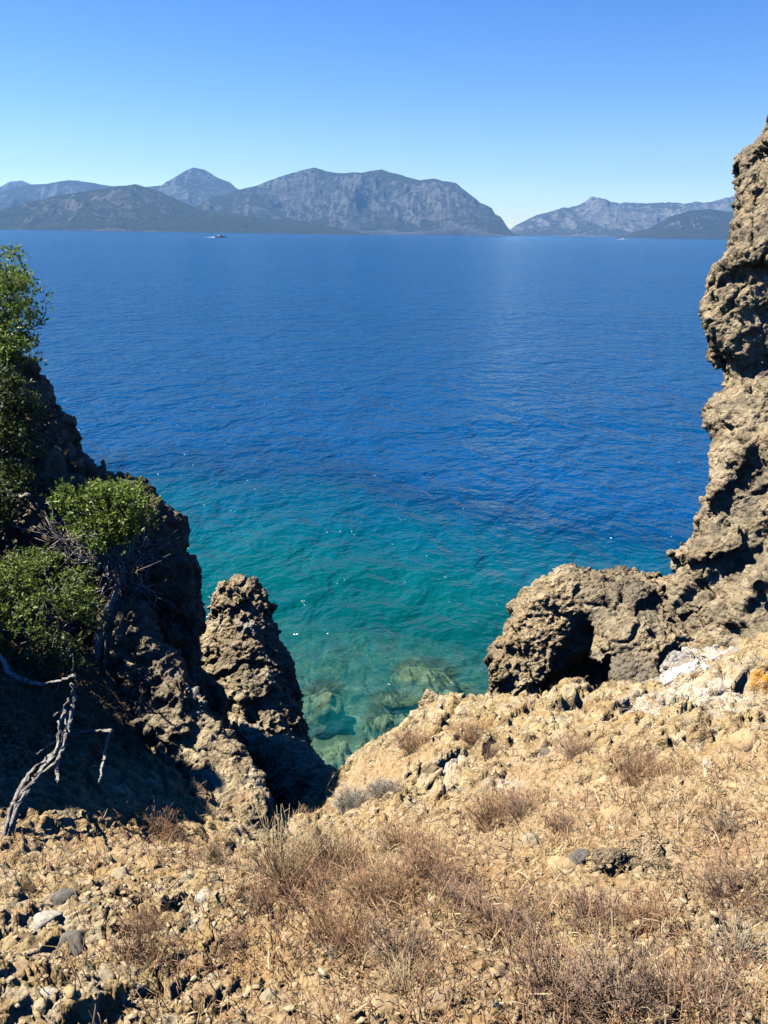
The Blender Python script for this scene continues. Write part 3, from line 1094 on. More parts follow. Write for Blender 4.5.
M['hill_green'] = mountain_material('scrub_hill', (.065, .075, .034), (.20, .185, .145), 1.16)
M['hill_rock'] = mountain_material('limestone_mountain', (.07, .075, .045), (.20, .195, .175), 1.2)
M['hill_pale'] = mountain_material('pale_limestone', (.09, .09, .06), (.27, .26, .23), 1.02)
mountain('hills', [(-120, 195), (-60, 186), (0, 186), (10, 182), (22, 181), (40, 188), (60, 196), (120, 210), (200, 232)], 7300, 500, 500, M['hill_green'], 'faint blue hill farthest left', seed=3)
mountain('hills', [(-160, 215), (-80, 195), (-20, 192), (0, 191), (25, 186), (50, 183), (60, 181), (90, 182.5), (115, 186), (150, 186), (165, 185), (172, 179), (182, 174), (193, 169.5), (205, 170),
                   (218, 178), (230, 183), (237, 189), (260, 200), (300, 215), (330, 233)], 6300, 900, 500, M['hill_rock'], 'blue range with a pointed peak behind the low green hill', seed=11)
mountain('mountains', [(150, 234), (190, 216), (215, 198), (237, 190), (260, 184), (280, 177), (300, 171.5), (316, 167), (335, 171.5), (360, 172), (382, 169.5), (400, 175), (420, 181), (436, 178.5),
                       (456, 182), (466, 191), (480, 203), (492, 208), (497, 220), (503, 231), (506, 236)], 5300, 750, 600, M['hill_rock'], 'big grey mountain with a steep end falling into the sea', pw=.62, rough=.4, seed=21)
mountain('hills', [(-170, 233), (-80, 222), (0, 212), (20, 206), (50, 198), (80, 192.5), (115, 187), (135, 185), (160, 191), (185, 202), (200, 209), (220, 213), (260, 217), (300, 221), (340, 228), (372, 236)],
         4300, 700, 500, M['hill_green'], 'low dark green hill by the water on the left', rough=.5, seed=31)
mountain('mountains', [(496, 237), (506, 233), (515, 226), (540, 215), (565, 207), (580, 204), (592, 197), (605, 200), (620, 203), (640, 202), (665, 203), (690, 202), (715, 200), (740, 198), (790, 204), (880, 220), (960, 240)],
         6600, 900, 600, M['hill_pale'], 'pale rocky mountain on the right across the water', pw=.7, rough=.42, seed=41)
mountain('hills', [(628, 240), (640, 232), (652, 227), (670, 217), (690, 211), (710, 209), (735, 212), (790, 222), (860, 240)], 4700, 450, 400, M['hill_rock'], 'dark rounded headland in front of the pale mountain', seed=51)

# ------------------------------------------------------------------ boats far out
M['boat_dark'] = plain('dark_hull', (.05, .07, .09), .4)
M['boat_white'] = plain('white_paint', (.75, .75, .73), .4)
M['boat_glass'] = plain('boat_window', (.02, .03, .04), .2)
M['foam'] = plain('wake_foam', (.80, .84, .86), .8, .2)


def loft(secs):
    n, k = len(secs), len(secs[0])
    V = np.array(secs, float).reshape(-1, 3)
    return V, [grid_faces(n, k, True), ]


def boat(px, py, L, hull_mat, top_mat, label, hull_h):
    c = on_water(px, py)
    e = empty('motor_boat', c, label, 'boat')
    secs = []
    for t, w, z0, z1 in ((-.5, .105, -.02, .055), (-.3, .125, -.03, .055), (0, .13, -.03, .06), (.3, .09, -.025, .075), (.45, .04, -.01, .085), (.52, .004, .04, .09)):
        secs.append([(t * L, -w * L, z1 * hull_h), (t * L, -w * L * .8, z0 * hull_h), (t * L, w * L * .8, z0 * hull_h), (t * L, w * L, z1 * hull_h)])
    secs = [[(a, b, zz * L / hull_h * hull_h) for a, b, zz in s] for s in secs]
    V, F = loft(secs)
    cap = np.array([[0, 1, 2, 3], [23, 22, 21, 20]])
    mesh_obj('hull', V, [np.vstack(F + [cap])], hull_mat, e, False)

    def box(nm, x0, x1, w, z0, z1, rake, mat, par):
        V = np.array([(x0, -w, z0), (x1, -w, z0), (x1, w, z0), (x0, w, z0), (x0 + rake * .4, -w * .85, z1), (x1 - rake, -w * .85, z1), (x1 - rake, w * .85, z1), (x0 + rake * .4, w * .85, z1)]) * L
        return mesh_obj(nm, V, np.array([[0, 1, 5, 4], [1, 2, 6, 5], [2, 3, 7, 6], [3, 0, 4, 7], [4, 5, 6, 7], [3, 2, 1, 0]]), mat, par, False)
    cb = box('cabin', -.38, .25, .095, .062, .15, .12, top_mat, e)
    box('window', -.3, .17, .0965, .095, .125, .06, M['boat_glass'], cb)
    box('flybridge', -.28, .06, .075, .152, .205, .08, top_mat, e)
    m = MB()
    m.tube([(-.1 * L, 0, .205 * L), (-.13 * L, 0, .30 * L)], [.012 * L, .006 * L], 6)
    m.build('mast', top_mat, e)
    return c


def wake(c, L, length, w0, w1, name_label):
    xs = np.linspace(-.45 * L, -.45 * L - length, 40)
    V = []
    for i, x in enumerate(xs):
        t = i / 39
        w = (w0 + (w1 - w0) * t) * (1 + .3 * math.sin(i * 2.1)) * (1 if t < .8 else (1 - t) * 5 + .02)
        V += [(c[0] + x, c[1] - w, .05), (c[0] + x, c[1] - w * .3, .05 + .9 * (1 - t) ** 2), (c[0] + x, c[1] + w * .3, .05 + .9 * (1 - t) ** 2), (c[0] + x, c[1] + w, .05)]
    o = mesh_obj('wake_foam', np.array(V), grid_faces(40, 4), M['foam'])
    tag(o, name_label, 'foam', kind='stuff')


c1 = boat(221, 237.5, 22, M['boat_dark'], plain('dark_cabin', (.04, .05, .06), .5), 'dark motor boat trailing a white wake below the low green hill', 1)
wake(c1, 22, 26, 1.6, 3, 'white wake foam behind the dark boat')
c2 = boat(624, 239.8, 20, M['boat_white'], M['boat_white'], 'small white motor boat near the dark rounded headland', 1)
wake(c2, 20, 20, 3, 6, 'white wake foam behind the white boat')

# ------------------------------------------------------------------ plants


def leaf_quads(C, dirs, length, width, nrm):
    """diamond leaves: centre, direction, normal"""
    side = np.cross(dirs, nrm)
    side /= np.linalg.norm(side, axis=1)[:, None] + 1e-9
    up_ = np.cross(side, dirs)
    L, W = length[:, None], width[:, None]
    a = C
    b = C + dirs * L * .5 + side * W * .5 + up_ * W * .18
    c = C + dirs * L
    d = C + dirs * L * .5 - side * W * .5 + up_ * W * .18
    V = np.stack([a, b, c, d], 1).reshape(-1, 3)
    n = len(C)
    i = np.arange(n)[:, None] * 4
    return V, (i + np.array([[0, 1, 2, 3]]))


def unit(v):
    return v / (np.linalg.norm(v, axis=-1, keepdims=True) + 1e-9)


def bush(name, label, cat, base, blobs, mat, n_sprig, leaf=.034, rng=None, trunk=None, bare=None, group=None, twig_mat='wood', nbr=60, trunk_r=.03, leaves=9):
    """blobs: (centre, (rx,ry,rz)) in world metres. foliage and branches are parts"""
    rng = rng or np.random.default_rng(1)
    base = np.asarray(base, float)
    e = empty(name, base, label, cat, group)
    vol = np.array([b[1][0] * b[1][1] * b[1][2] for b in blobs]) ** .67
    ks = rng.choice(len(blobs), n_sprig, p=vol / vol.sum())
    d = unit(rng.standard_normal((n_sprig, 3)))
    d[:, 2] = np.where(d[:, 2] < -.35, -d[:, 2], d[:, 2])
    cen = np.array([blobs[k][0] for k in ks])
    rad = np.array([blobs[k][1] for k in ks])
    q = rng.random(n_sprig) ** .35
    # uneven outline: tufts
    tuft = 1 + .30 * fbm(d * 2.3 + ks[:, None] * 5.1, 3, 5)
    tips = cen + d * rad * (q * tuft)[:, None]
    keep = fbm(tips * 5.5, 2, 33) > -.3
    tips, d = tips[keep], d[keep]
    n = len(tips)
    L = leaves
    s_dir = unit(d * .8 + np.array([0, 0, .55]) + .5 * rng.standard_normal((n, 3)))
    tt = rng.random((n, L))
    C = tips[:, None] + s_dir[:, None] * (tt * leaf * 2.2)[..., None] - base
    ld = unit(s_dir[:, None] * .55 + unit(rng.standard_normal((n, L, 3))) * .9)
    nr = unit(np.array([0, 0, 1.0]) + .7 * rng.standard_normal((n, L, 3)))
    C, ld, nr = C.reshape(-1, 3), ld.reshape(-1, 3), nr.reshape(-1, 3)
    ln = leaf * (.45 + 1.0 * rng.random(len(C)) ** 1.5)
    V, F = leaf_quads(C, ld, ln, ln * .42, nr)
    mesh_obj('foliage', V, F, mat, e, False)
    m = MB()
    hub = (np.asarray(trunk[-1]) if trunk is not None else base + (np.mean([b[0] for b in blobs], 0) - base) * .35)
    if trunk is not None:
        P = smooth_path(trunk, 24)
        t = MB()
        t.tube(P - base, trunk_r * np.linspace(1.15, .6, 24) * (1 + .15 * rng.standard_normal(24)), 9, .14, .12)
        t.build('trunk', M['wood'], e)
    else:
        m.tube(np.array([base - [0, 0, .05], hub]) - base, [trunk_r, trunk_r * .7], 6)
    for i in rng.choice(n, min(nbr, n), replace=False):
        mid = hub + (tips[i] - hub) * .5 + rng.standard_normal(3) * .06 + np.array([0, 0, -.04])
        P = smooth_path([hub, mid, tips[i]], 8)
        m.tube(P - base, np.linspace(.008, .0025, 8), 4)
    m.build('branches', M[twig_mat], e)
    if bare is not None:
        b = MB()
        for cpos, spread, cnt in bare:
            cpos = np.asarray(cpos, float)
            for _ in range(cnt):
                tip = cpos + rng.standard_normal(3) * spread
                st = hub + (tip - hub) * rng.uniform(.1, .45) + rng.standard_normal(3) * .03
                mid = (st + tip) / 2 + rng.standard_normal(3) * .05
                P = smooth_path([st, mid, tip], 6)
                b.tube(P - base, np.linspace(.006, .002, 6), 4)
                for _ in range(4):
                    k = rng.integers(2, 5)
                    tp = P[k] + rng.standard_normal(3) * .09 + (tip - st) * .15
                    b.tube(np.array([P[k], (P[k] + tp) / 2 + rng.standard_normal(3) * .01, tp]) - base, [.003, .0025, .0015], 3)
        b.build('bare_twigs', M['twig_bare'], e)
    return e


rg = np.random.default_rng(42)
A = lambda px, py, d: at(px, py, d)
# crown bush at the very left, on the cliff top
bush('cliff_bush', 'green bush on the cliff top at the left edge, against the sea', 'bush', A(-10, 372, 6.6),
     [(A(-20, 305, 6.6), (.42, .4, .36)), (A(12, 298, 6.4), (.24, .3, .20)), (A(3, 262, 6.4), (.13, .15, .14)), (A(-15, 345, 6.2), (.35, .3, .25)), (A(16, 325, 6.3), (.19, .25, .16)), (A(12, 362, 6.1), (.18, .2, .16))],
     M['leaf'], 1900, .036, np.random.default_rng(2), nbr=70)
# leafy canopy on a bare pale trunk
bush('tall_bush', 'green domed bush on a crooked pale trunk with bare twigs below', 'bush', A(90, 690, 5.45),
     [(A(85, 508, 5.7), (.26, .25, .15)), (A(120, 507, 5.7), (.22, .25, .15)), (A(103, 530, 5.6), (.28, .25, .13)), (A(113, 545, 5.5), (.12, .15, .08)), (A(138, 525, 5.7), (.11, .2, .12))],
     M['leaf'], 1500, .030, np.random.default_rng(3),
     trunk=[A(90, 692, 5.45), A(96, 655, 5.45), A(103, 622, 5.45), A(116, 590, 5.5), A(121, 566, 5.55)],
     bare=[(A(75, 545, 5.6), .10, 24), (A(60, 535, 5.6), .06, 10), (A(125, 575, 5.55), .11, 18), (A(150, 540, 5.7), .09, 16), (A(140, 590, 5.5), .09, 10), (A(100, 575, 5.5), .10, 12)], nbr=80, trunk_r=.034)
bush('low_bush', 'rounded olive green bush with brownish skirts left of the crooked trunk', 'bush', A(45, 660, 5.3),
     [(A(55, 590, 5.3), (.27, .25, .22)), (A(30, 580, 5.4), (.24, .25, .18)), (A(20, 630, 5.2), (.3, .25, .22)), (A(65, 620, 5.2), (.22, .2, .2)), (A(-15, 610, 5.3), (.25, .25, .25))],
     M['leaf_olive'], 2500, .026, np.random.default_rng(4), nbr=80)
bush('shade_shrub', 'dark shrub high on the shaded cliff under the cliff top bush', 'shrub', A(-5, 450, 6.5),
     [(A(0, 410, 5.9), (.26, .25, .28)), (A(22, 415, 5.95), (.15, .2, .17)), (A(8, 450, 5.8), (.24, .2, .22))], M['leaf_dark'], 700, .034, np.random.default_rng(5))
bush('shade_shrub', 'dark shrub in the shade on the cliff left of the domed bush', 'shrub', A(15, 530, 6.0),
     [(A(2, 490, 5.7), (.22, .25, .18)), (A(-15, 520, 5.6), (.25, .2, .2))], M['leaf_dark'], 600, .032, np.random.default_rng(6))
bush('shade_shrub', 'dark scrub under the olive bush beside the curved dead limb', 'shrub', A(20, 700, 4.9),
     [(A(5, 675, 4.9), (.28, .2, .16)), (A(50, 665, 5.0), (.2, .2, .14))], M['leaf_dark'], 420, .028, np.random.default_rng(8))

# ------------------------------------------------------------------ dead wood


LIFT = .88


def dead(name, label, paths, cat='dead branch'):
    base = np.asarray(paths[0][0][0], float)
    m = MB()
    for pts, r0, r1 in paths:
        n = 30
        P = smooth_path(pts, n)
        P = CAM + (P - CAM) * np.linspace(1, LIFT, n)[:, None]
        P = P + .4 * r0 * RNG.standard_normal((n, 3)) * np.linspace(.3, 1, n)[:, None] * .5
        m.tube(P - base, (.45 if r0 > .02 else .7) * np.linspace(r0, r1, n) * (1 + .07 * RNG.standard_normal(n)), 14, .30, .14)
    o = m.build(name, M['wood'])
    o.location = base
    return tag(o, label, cat, 'dead wood under the bushes')


dead('dead_wood', 'thick twisted grey dead trunk rooted in the shaded slope on the left',
     [([A(5, 842, 3.35), A(14, 805, 3.5), A(32, 772, 3.7), A(55, 752, 3.9), A(68, 728, 4.1), A(73, 702, 4.3), A(72, 685, 4.4)], .034, .016),
      ([A(9, 838, 3.37), A(18, 806, 3.48), A(36, 780, 3.65), A(58, 760, 3.85), A(66, 735, 4.05), A(66, 712, 4.3)], .026, .012),
      ([A(18, 800, 3.45), A(38, 775, 3.62), A(57, 748, 3.88), A(60, 722, 4.1), A(69, 700, 4.3)], .022, .012),
      ([A(68, 715, 4.2), A(60, 712, 4.15), A(54, 716, 4.12)], .012, .005), ([A(58, 760, 3.85), A(57, 772, 3.8), A(58, 782, 3.78)], .014, .005),
      ([A(60, 738, 4.0), A(48, 746, 4.0), A(37, 754, 4.0)], .007, .003)])
dead('dead_limb', 'curved bare dead limb reaching in from the left edge below the olive bush',
     [([A(-25, 630, 4.1), A(0, 657, 4.1), A(12, 674, 4.1), A(35, 683, 4.15), A(58, 681, 4.2), A(76, 675, 4.3)], .024, .012), ([A(72, 678, 3.95), A(74, 664, 4.0), A(73, 655, 4.1)], .008, .003)])
dead('dead_stick', 'thin angular bleached stick bent like a seven on the shaded slope',
     [([A(70, 735, 4.12), A(92, 731, 4.2), A(112, 731, 4.2)], .009, .010), ([A(112, 730, 4.2), A(107, 740, 4.18), A(104, 760, 4.15), A(99, 782, 4.1)], .011, .007),
      ([A(102, 766, 4.14), A(94, 766, 4.16)], .004, .002)])
dead('dead_log', 'short grey dead log on the dark cliff at the left edge', [([A(-30, 500, 6.2), A(0, 497, 6.2), A(30, 496, 6.2)], .035, .02)])
dead('dead_twig', 'thin brown dead stem leaning beside the crooked pale trunk', [([A(102, 680, 5.4), A(106, 650, 5.45), A(104, 625, 5.5)], .012, .006)])

# ------------------------------------------------------------------ dry shrubs on the slope


def twig_mesh(name, mat, seed, h, spread, n, kids, r=.0018, droop=0.0, curl=.25):
    rng = np.random.default_rng(seed)
    m = MB()
    for _ in range(n):
        a = rng.random() * 2 * math.pi
        el = rng.beta(1.5, 1.3)
        out = np.array([math.cos(a), math.sin(a), 0])
        L = h * rng.uniform(.6, 1.1)
        d = unit(out * spread * (1 - el) * 1.5 + np.array([0, 0, 1.0 - droop * (1 - el)]))
        p0 = out * rng.random() * spread * h * .25 - np.array([0, 0, .02])
        b = rng.standard_normal(3) * curl * L * .3
        P = smooth_path([p0, p0 + d * L * .5 + b * .5, p0 + d * L + b * .3 - np.array([0, 0, droop * L * .3])], 6)
        m.tube(P, np.linspace(r * 1.3, r * .5, 6), 3)
        for _ in range(kids):
            k = rng.integers(1, 5)
            td = unit(d + .8 * rng.standard_normal(3) + np.array([0, 0, .3])) * L * rng.uniform(.15, .4)
            m.tube([P[k], P[k] + td * .5 + rng.standard_normal(3) * .006, P[k] + td], [r * .7, r * .6, r * .4], 3)
    V, F = np.vstack(m.V), [np.vstack(m.Q), np.vstack(m.T)]
    o = mesh_obj(name, V, F, mat, None, False)
    me = o.data
    bpy.data.objects.remove(o)
    return me


TWIG = {
    'red': [twig_mesh('red_tuft', M['twig_red'], s, .24, 1.0, 105, 8, .0013) for s in (1, 2)],
    'mauve': [twig_mesh('mauve_shrub', M['twig_mauve'], s, .24, 1.1, 105, 8, .0013) for s in (3, 4, 5)],
    'pale': [twig_mesh('pale_shrub', M['twig_pale'], s, .22, 1.3, 70, 4, .0026) for s in (6,)],
    'grey': [twig_mesh('grey_shrub', M['twig_grey'], s, .22, .9, 80, 6, .0018, 0, .2) for s in (7,)],
    'ball': [twig_mesh('straw_ball', M['straw'], s, .16, 1.6, 260, 2, .0018, .5, .5) for s in (8,)],
    'grass': [twig_mesh('grass_tuft', M['straw'], s, .36, .55, 150, 1, .0016, .15, .3) for s in (9, 10)],
    'sage': [twig_mesh('sage_cushion', M['sage'], s, .2, 1.3, 220, 9, .0018, .1, .4) for s in (11,)],
}
shrubs = [
    (733, 905, 62, 'mauve', 'round brown dry shrub standing alone near the right edge of the slope'),
    (577, 757, 32, 'mauve', 'small mauve shrub on the pale ledge straight below the black hollow'),
    (636, 778, 46, 'red', 'wide pinkish shrub on the ledge below the white lichen patch'),
    (476, 742, 34, 'red', 'reddish shrub on the rim just right of the pale crag'),
    (497, 758, 22, 'mauve', 'tiny mauve tuft below the reddish shrub on the rim'),
    (414, 752, 34, 'red', 'reddish tuft growing out of the cracked rim crag'),
    (492, 825, 48, 'red', 'reddish brown shrub in the middle of the slope above the thick brush'),
    (522, 815, 34, 'mauve', 'short dark shrub just right of the reddish brown mid slope shrub'),
    (505, 935, 66, 'mauve', 'tall mauve shrub with grey stems in the middle of the slope'),
    (590, 925, 52, 'mauve', 'dark mauve shrub below the orange slab of rock'),
    (645, 925, 44, 'red', 'low reddish shrub below the split rock with dark clefts'),
    (555, 1000, 92, 'mauve', 'big bushy mauve shrub at the bottom, left of the bare forked one'),
    (622, 1012, 88, 'grey', 'big grey shrub with bare forked stems at the bottom'),
    (690, 1018, 84, 'mauve', 'big mauve shrub at the bottom, right of the bare forked one'),
    (738, 962, 52, 'pale', 'sprawling bleached shrub of bare pale stems below the lone round shrub'),
    (402, 965, 58, 'grey', 'stiff grey shrub right behind the straw coloured ball tussock'),
    (406, 995, 40, 'ball', 'straw coloured ball tussock in front of the stiff grey shrub'),
    (338, 945, 76, 'red', 'tall reddish shrub left of the stiff grey shrub'),
    (300, 900, 62, 'red', 'rusty shrub at the foot of the tall dry grass'),
    (376, 905, 60, 'red', 'dense rusty shrub in the gully above the stiff grey shrub'),
    (432, 880, 56, 'red', 'rusty shrub between the gully and the tall mauve shrub'),
    (345, 868, 50, 'red', 'rusty shrub at the top of the gully below the sage cushions'),
    (400, 850, 44, 'red', 'thin rusty shrub at the upper gully rim'),
    (455, 905, 46, 'mauve', 'small mauve shrub just left of the tall mauve shrub'),
    (140, 962, 56, 'red', 'spreading reddish shrub on the near left slope'),
    (148, 928, 30, 'red', 'small reddish tuft above the spreading reddish shrub on the left'),
    (234, 952, 30, 'mauve', 'low violet grey shrub on the bare near slope left of the brush'),
    (262, 905, 36, 'red', 'small rusty tuft in the open left of the tall dry grass'),
    (283, 885, 92, 'grass', 'tall dry grass with long thin stalks at the edge of the gully shadow'),
    (322, 868, 70, 'grass', 'pale dry grass clump right of the tall stalks'),
    (352, 808, 27, 'sage', 'pale sage cushion in the mouth of the gully'),
    (384, 795, 24, 'sage', 'pale sage cushion against the foot of the rim crag'),
    (25, 893, 30, 'grass', 'yellowish grass tuft by the foot of the twisted dead trunk'),
    (215, 862, 34, 'grass', 'small dry grass tuft at the end of the knobbly rib'),
    (160, 838, 36, 'red', 'dim reddish tuft in the shade under the knobbly rib'),
    (720, 830, 28, 'pale', 'little pale shrub on the stony right slope above the lone round shrub'),
    (560, 830, 26, 'mauve', 'little mauve shrub left of the dark grey block'),
]
HSCALE = {'red': .24, 'mauve': .24, 'pale': .22, 'grey': .22, 'ball': .16, 'grass': .36, 'sage': .2}
NAMES = {'red': 'dry_shrub', 'mauve': 'dry_shrub', 'pale': 'dry_shrub', 'grey': 'dry_shrub', 'ball': 'straw_tussock', 'grass': 'grass_tuft', 'sage': 'sage_cushion'}
rs = np.random.default_rng(5)
SPOTS = []
for i, (px, py, hp, kind, lab) in enumerate(shrubs):
    p = ground_hit(px, py)
    d = (p - CAM) @ fw
    me = TWIG[kind][i % len(TWIG[kind])]
    o = bpy.data.objects.new(NAMES[kind], me)
    COL.objects.link(o)
    s = hp * d / FPX / HSCALE[kind] * (.78 if kind in ('red', 'sage') else .80)
    o.location = p
    o.scale = (s * rs.uniform(.95, 1.2), s * rs.uniform(.95, 1.2), s)
    o.rotation_euler = (rs.uniform(-.15, .15), rs.uniform(-.15, .15), rs.uniform(0, 6.28))
    SPOTS.append((p[0], p[1]))
    tag(o, lab, 'grass' if kind == 'grass' else 'shrub', 'dry plants on the slope')

# ------------------------------------------------------------------ loose stones one can pick out


def stone_mesh(seed, flat=.7, n=4, ang=.0):
    u = np.linspace(0, math.pi, 22)
    v = np.linspace(0, 2 * math.pi, 32, endpoint=False)
    U, W = np.meshgrid(u, v, indexing='ij')
    D = np.stack([np.sin(U) * np.cos(W), np.sin(U) * np.sin(W), np.cos(U)], -1).reshape(-1, 3)
    rng = np.random.default_rng(seed)
    k = np.full(len(D), 1.15 if ang else .95)
    for _ in range(11 if ang else 0):                 # broken flat faces
        a = unit(rng.standard_normal(3))
        k = np.minimum(k, rng.uniform(.75, .95) / np.maximum(D @ a, .05))
    k = k * (1 + .16 * fbm(D * 2 + seed, 3, seed) + .07 * fbm(D * 8 + seed, 3, seed + 4)) + .05 * plates(D + seed, .4, seed)
    V = D * k[:, None] * np.array([1, rng.uniform(.7, 1), flat])
    return V, grid_faces(22, 32, True)[:, ::-1]


def stone_mat(name, col):
    n = N(name)
    v = n.coord()
    a = n.noise(v, 3.0, 6, .7)
    a = n.math('ADD', n.math('MULTIPLY', a, .6), n.math('MULTIPLY', n.noise(v, 14, 5, .8), .4))
    c = n.ramp(a, [(.36, tuple(x * .5 for x in col)), (.5, col), (.72, tuple(min(x * 1.4, .6) for x in col))])
    return n.done(n.principled(c, .95, n.bump(n.noise(v, 9, 6, .75), .006, .9), .1))


SM = {'brown': stone_mat('brown_stone', (.44, .32, .19)), 'orange': stone_mat('orange_stone', (.52, .36, .19)), 'grey': stone_mat('grey_stone', (.19, .17, .14)),
      'pale': stone_mat('pale_stone', (.44, .36, .23)), 'white': stone_mat('whitish_stone', (.52, .47, .36))}
stones = [
    (744, 748, 21, 'orange', .85, 0, 'round brown stone resting on the pale ledge at the right'),
    (581, 862, 15, 'grey', .9, 1, 'dark grey block left of the split rock'),
    (566, 872, 24, 'orange', .5, 1, 'flat orange slab left of the split rock'),
    (378, 1012, 24, 'orange', .7, 1, 'orange brown stone at the bottom below the ball tussock'),
    (440, 1004, 22, 'brown', .5, 1, 'flat brown stone right of the ball tussock'),
    (327, 958, 16, 'pale', .6, 1, 'ochre stone left of the stiff grey shrub'),
    (738, 793, 20, 'orange', .35, 1, 'flat tan slab near the right edge under the pale ledge'),
    (708, 766, 10, 'white', .6, 1, 'small whitish stone below the round brown stone'),
    (545, 755, 9, 'grey', .8, 1, 'small dark stone left of the mauve shrub on the ledge'),
    (510, 768, 9, 'brown', .8, 1, 'small brown stone right of the tiny mauve tuft'),
    (452, 785, 15, 'pale', .8, 1, 'pale stone under the rim crag facing the gully'),
    (430, 772, 14, 'brown', .8, 1, 'brown stone wedged under the rim crag'),
    (532, 845, 14, 'pale', .7, 1, 'pale stone in the middle of the right slope left of the orange slab'),
    (615, 815, 17, 'orange', .4, 1, 'orange flat stone on the slope above the split rock'),
    (680, 840, 13, 'white', .6, 1, 'whitish stone right of the split rock'),
    (64, 905, 17, 'grey', .9, 1, 'grey block in the broken rock on the near left'),
    (44, 925, 20, 'white', .8, 1, 'pale block in the broken rock on the near left, below the grey one'),
    (75, 950, 20, 'grey', .9, 1, 'largest grey block at the near left beside a black crack'),
    (15, 980, 22, 'orange', .8, 1, 'orange stone at the left edge near the bottom'),
    (52, 1002, 22, 'white', .6, 1, 'yellowish white stone at the bottom left corner'),
    (100, 985, 17, 'pale', .8, 1, 'pale block between the black crack and the reddish shrub'),
    (215, 985, 16, 'pale', .5, 1, 'yellowish flat stone on the bare near slope'),
    (205, 900, 13, 'white', .6, 1, 'pale stone lying above the violet grey shrub'),
    (275, 1000, 18, 'pale', .5, 1, 'pale flat stone near the bottom left of the orange brown stone'),
    (190, 880, 12, 'pale', .7, 1, 'pale stone below the small dry grass tuft'),
    (120, 880, 15, 'pale', .8, 1, 'pale stone in the sun below the shaded slope'),
]
for i, (px, py, rp, col, flat, ang, lab) in enumerate(stones):
    p = ground_hit(px, py)
    d = (p - CAM) @ fw
    s = .78 * rp * d / FPX
    V, F = stone_mesh(100 + i, flat, ang=ang)
    o = mesh_obj('loose_stone', V, F, SM[col])
    o.location = p + np.array([0, 0, s * flat * (.35 if i == 0 else .12)])
    o.scale = (s, s, s)
    o.rotation_euler = (rs.uniform(-.3, .3), rs.uniform(-.3, .3), rs.uniform(0, 6.28))
    tag(o, lab, 'stone', 'loose stones on the slope')

# ------------------------------------------------------------------ gravel, straw and low brush nobody could count


def scatter(n, seed, dens=None, far=7.5):
    """points on the slope, denser near, inside the view plus a margin"""
    rng = np.random.default_rng(seed)
    r = 1.0 * np.exp(rng.random(n) ** .8 * math.log(far))
    t = rng.uniform(-.75, .75, n)
    x, y = r * np.sin(t), r * np.cos(t) - .1
    k = land_sd(x, y) < -.03
    x, y = x[k], y[k]
    if dens is not None:
        k = rng.random(len(x)) < dens(x, y)
        x, y = x[k], y[k]
    return np.stack([x, y, ground_z(x, y)], 1), rng


ico_p = (1 + 5 ** .5) / 2
ICO = unit(np.array([(-1, ico_p, 0), (1, ico_p, 0), (-1, -ico_p, 0), (1, -ico_p, 0), (0, -1, ico_p), (0, 1, ico_p), (0, -1, -ico_p), (0, 1, -ico_p),
                     (ico_p, 0, -1), (ico_p, 0, 1), (-ico_p, 0, -1), (-ico_p, 0, 1)], float))
ICOF = np.array([(0, 11, 5), (0, 5, 1), (0, 1, 7), (0, 7, 10), (0, 10, 11), (1, 5, 9), (5, 11, 4), (11, 10, 2), (10, 7, 6), (7, 1, 8), (3, 9, 4), (3, 4, 2), (3, 2, 6), (3, 6, 8),
                 (3, 8, 9), (4, 9, 5), (2, 4, 11), (6, 2, 10), (8, 6, 7), (9, 8, 1)])
P, rng = scatter(11000, 71, lambda x, y: .25 + .75 * rockiness(x, y))
n = len(P)
sz = .004 + .013 * rng.random(n) ** 3 + .010 * (rng.random(n) < .03)
K = ICO[None] * (1 + .38 * rng.standard_normal((n, 12, 1)).clip(-1.7, 1.5)) * np.stack([np.ones(n), rng.uniform(.45, 1, n), rng.uniform(.22, .6, n)], 1)[:, None]
ca, sa = np.cos(rng.random(n) * 6.28), np.sin(rng.random(n) * 6.28)
nrmz = np.sqrt(ca ** 2 + sa ** 2)
ca, sa = ca / nrmz, sa / nrmz
K = np.stack([K[..., 0] * ca[:, None] - K[..., 1] * sa[:, None], K[..., 0] * sa[:, None] + K[..., 1] * ca[:, None], K[..., 2]], -1)
V = (K * sz[:, None, None] + P[:, None] + np.array([0, 0, .002])).reshape(-1, 3)
F = (ICOF[None] + (np.arange(n) * 12)[:, None, None]).reshape(-1, 3)
tag(mesh_obj('gravel', V, F, M['stone'], None, False), 'loose gravel strewn over the dry slope', 'gravel', kind='stuff')


def straw_density(x, y):
    P = np.stack([x, y, np.zeros_like(x)], 1)
    return np.clip(.55 + 1.2 * fbm(P * 1.4, 3, 44) - .5 * rockiness(x, y), .03, 1)


P, rng = scatter(42000, 72, straw_density, 7)
n = len(P)
d = unit(np.stack([rng.standard_normal(n), rng.standard_normal(n), .25 + .45 * np.abs(rng.standard_normal(n))], 1))
L = rng.uniform(.02, .075, n)
side = unit(np.cross(d, unit(rng.standard_normal((n, 3)))))
w = rng.uniform(.0009, .0018, n)[:, None]
a = P + np.array([0, 0, .003])
b = a + d * L[:, None] * .55 + np.array([0, 0, 1]) * (L * .06)[:, None]
c = a + d * L[:, None] + rng.standard_normal((n, 3)) * .006
V = np.stack([a - side * w, a + side * w, b + side * w, b - side * w, c + side * w * .4, c - side * w * .4], 1).reshape(-1, 3)
i = np.arange(n)[:, None] * 6
F = np.vstack([i + np.array([[0, 1, 2, 3]]), i + np.array([[3, 2, 4, 5]])])
tag(mesh_obj('dry_grass', V, F, M['straw'], None, False), 'short bleached straw and dry grass lying over the slope', 'grass', kind='stuff')


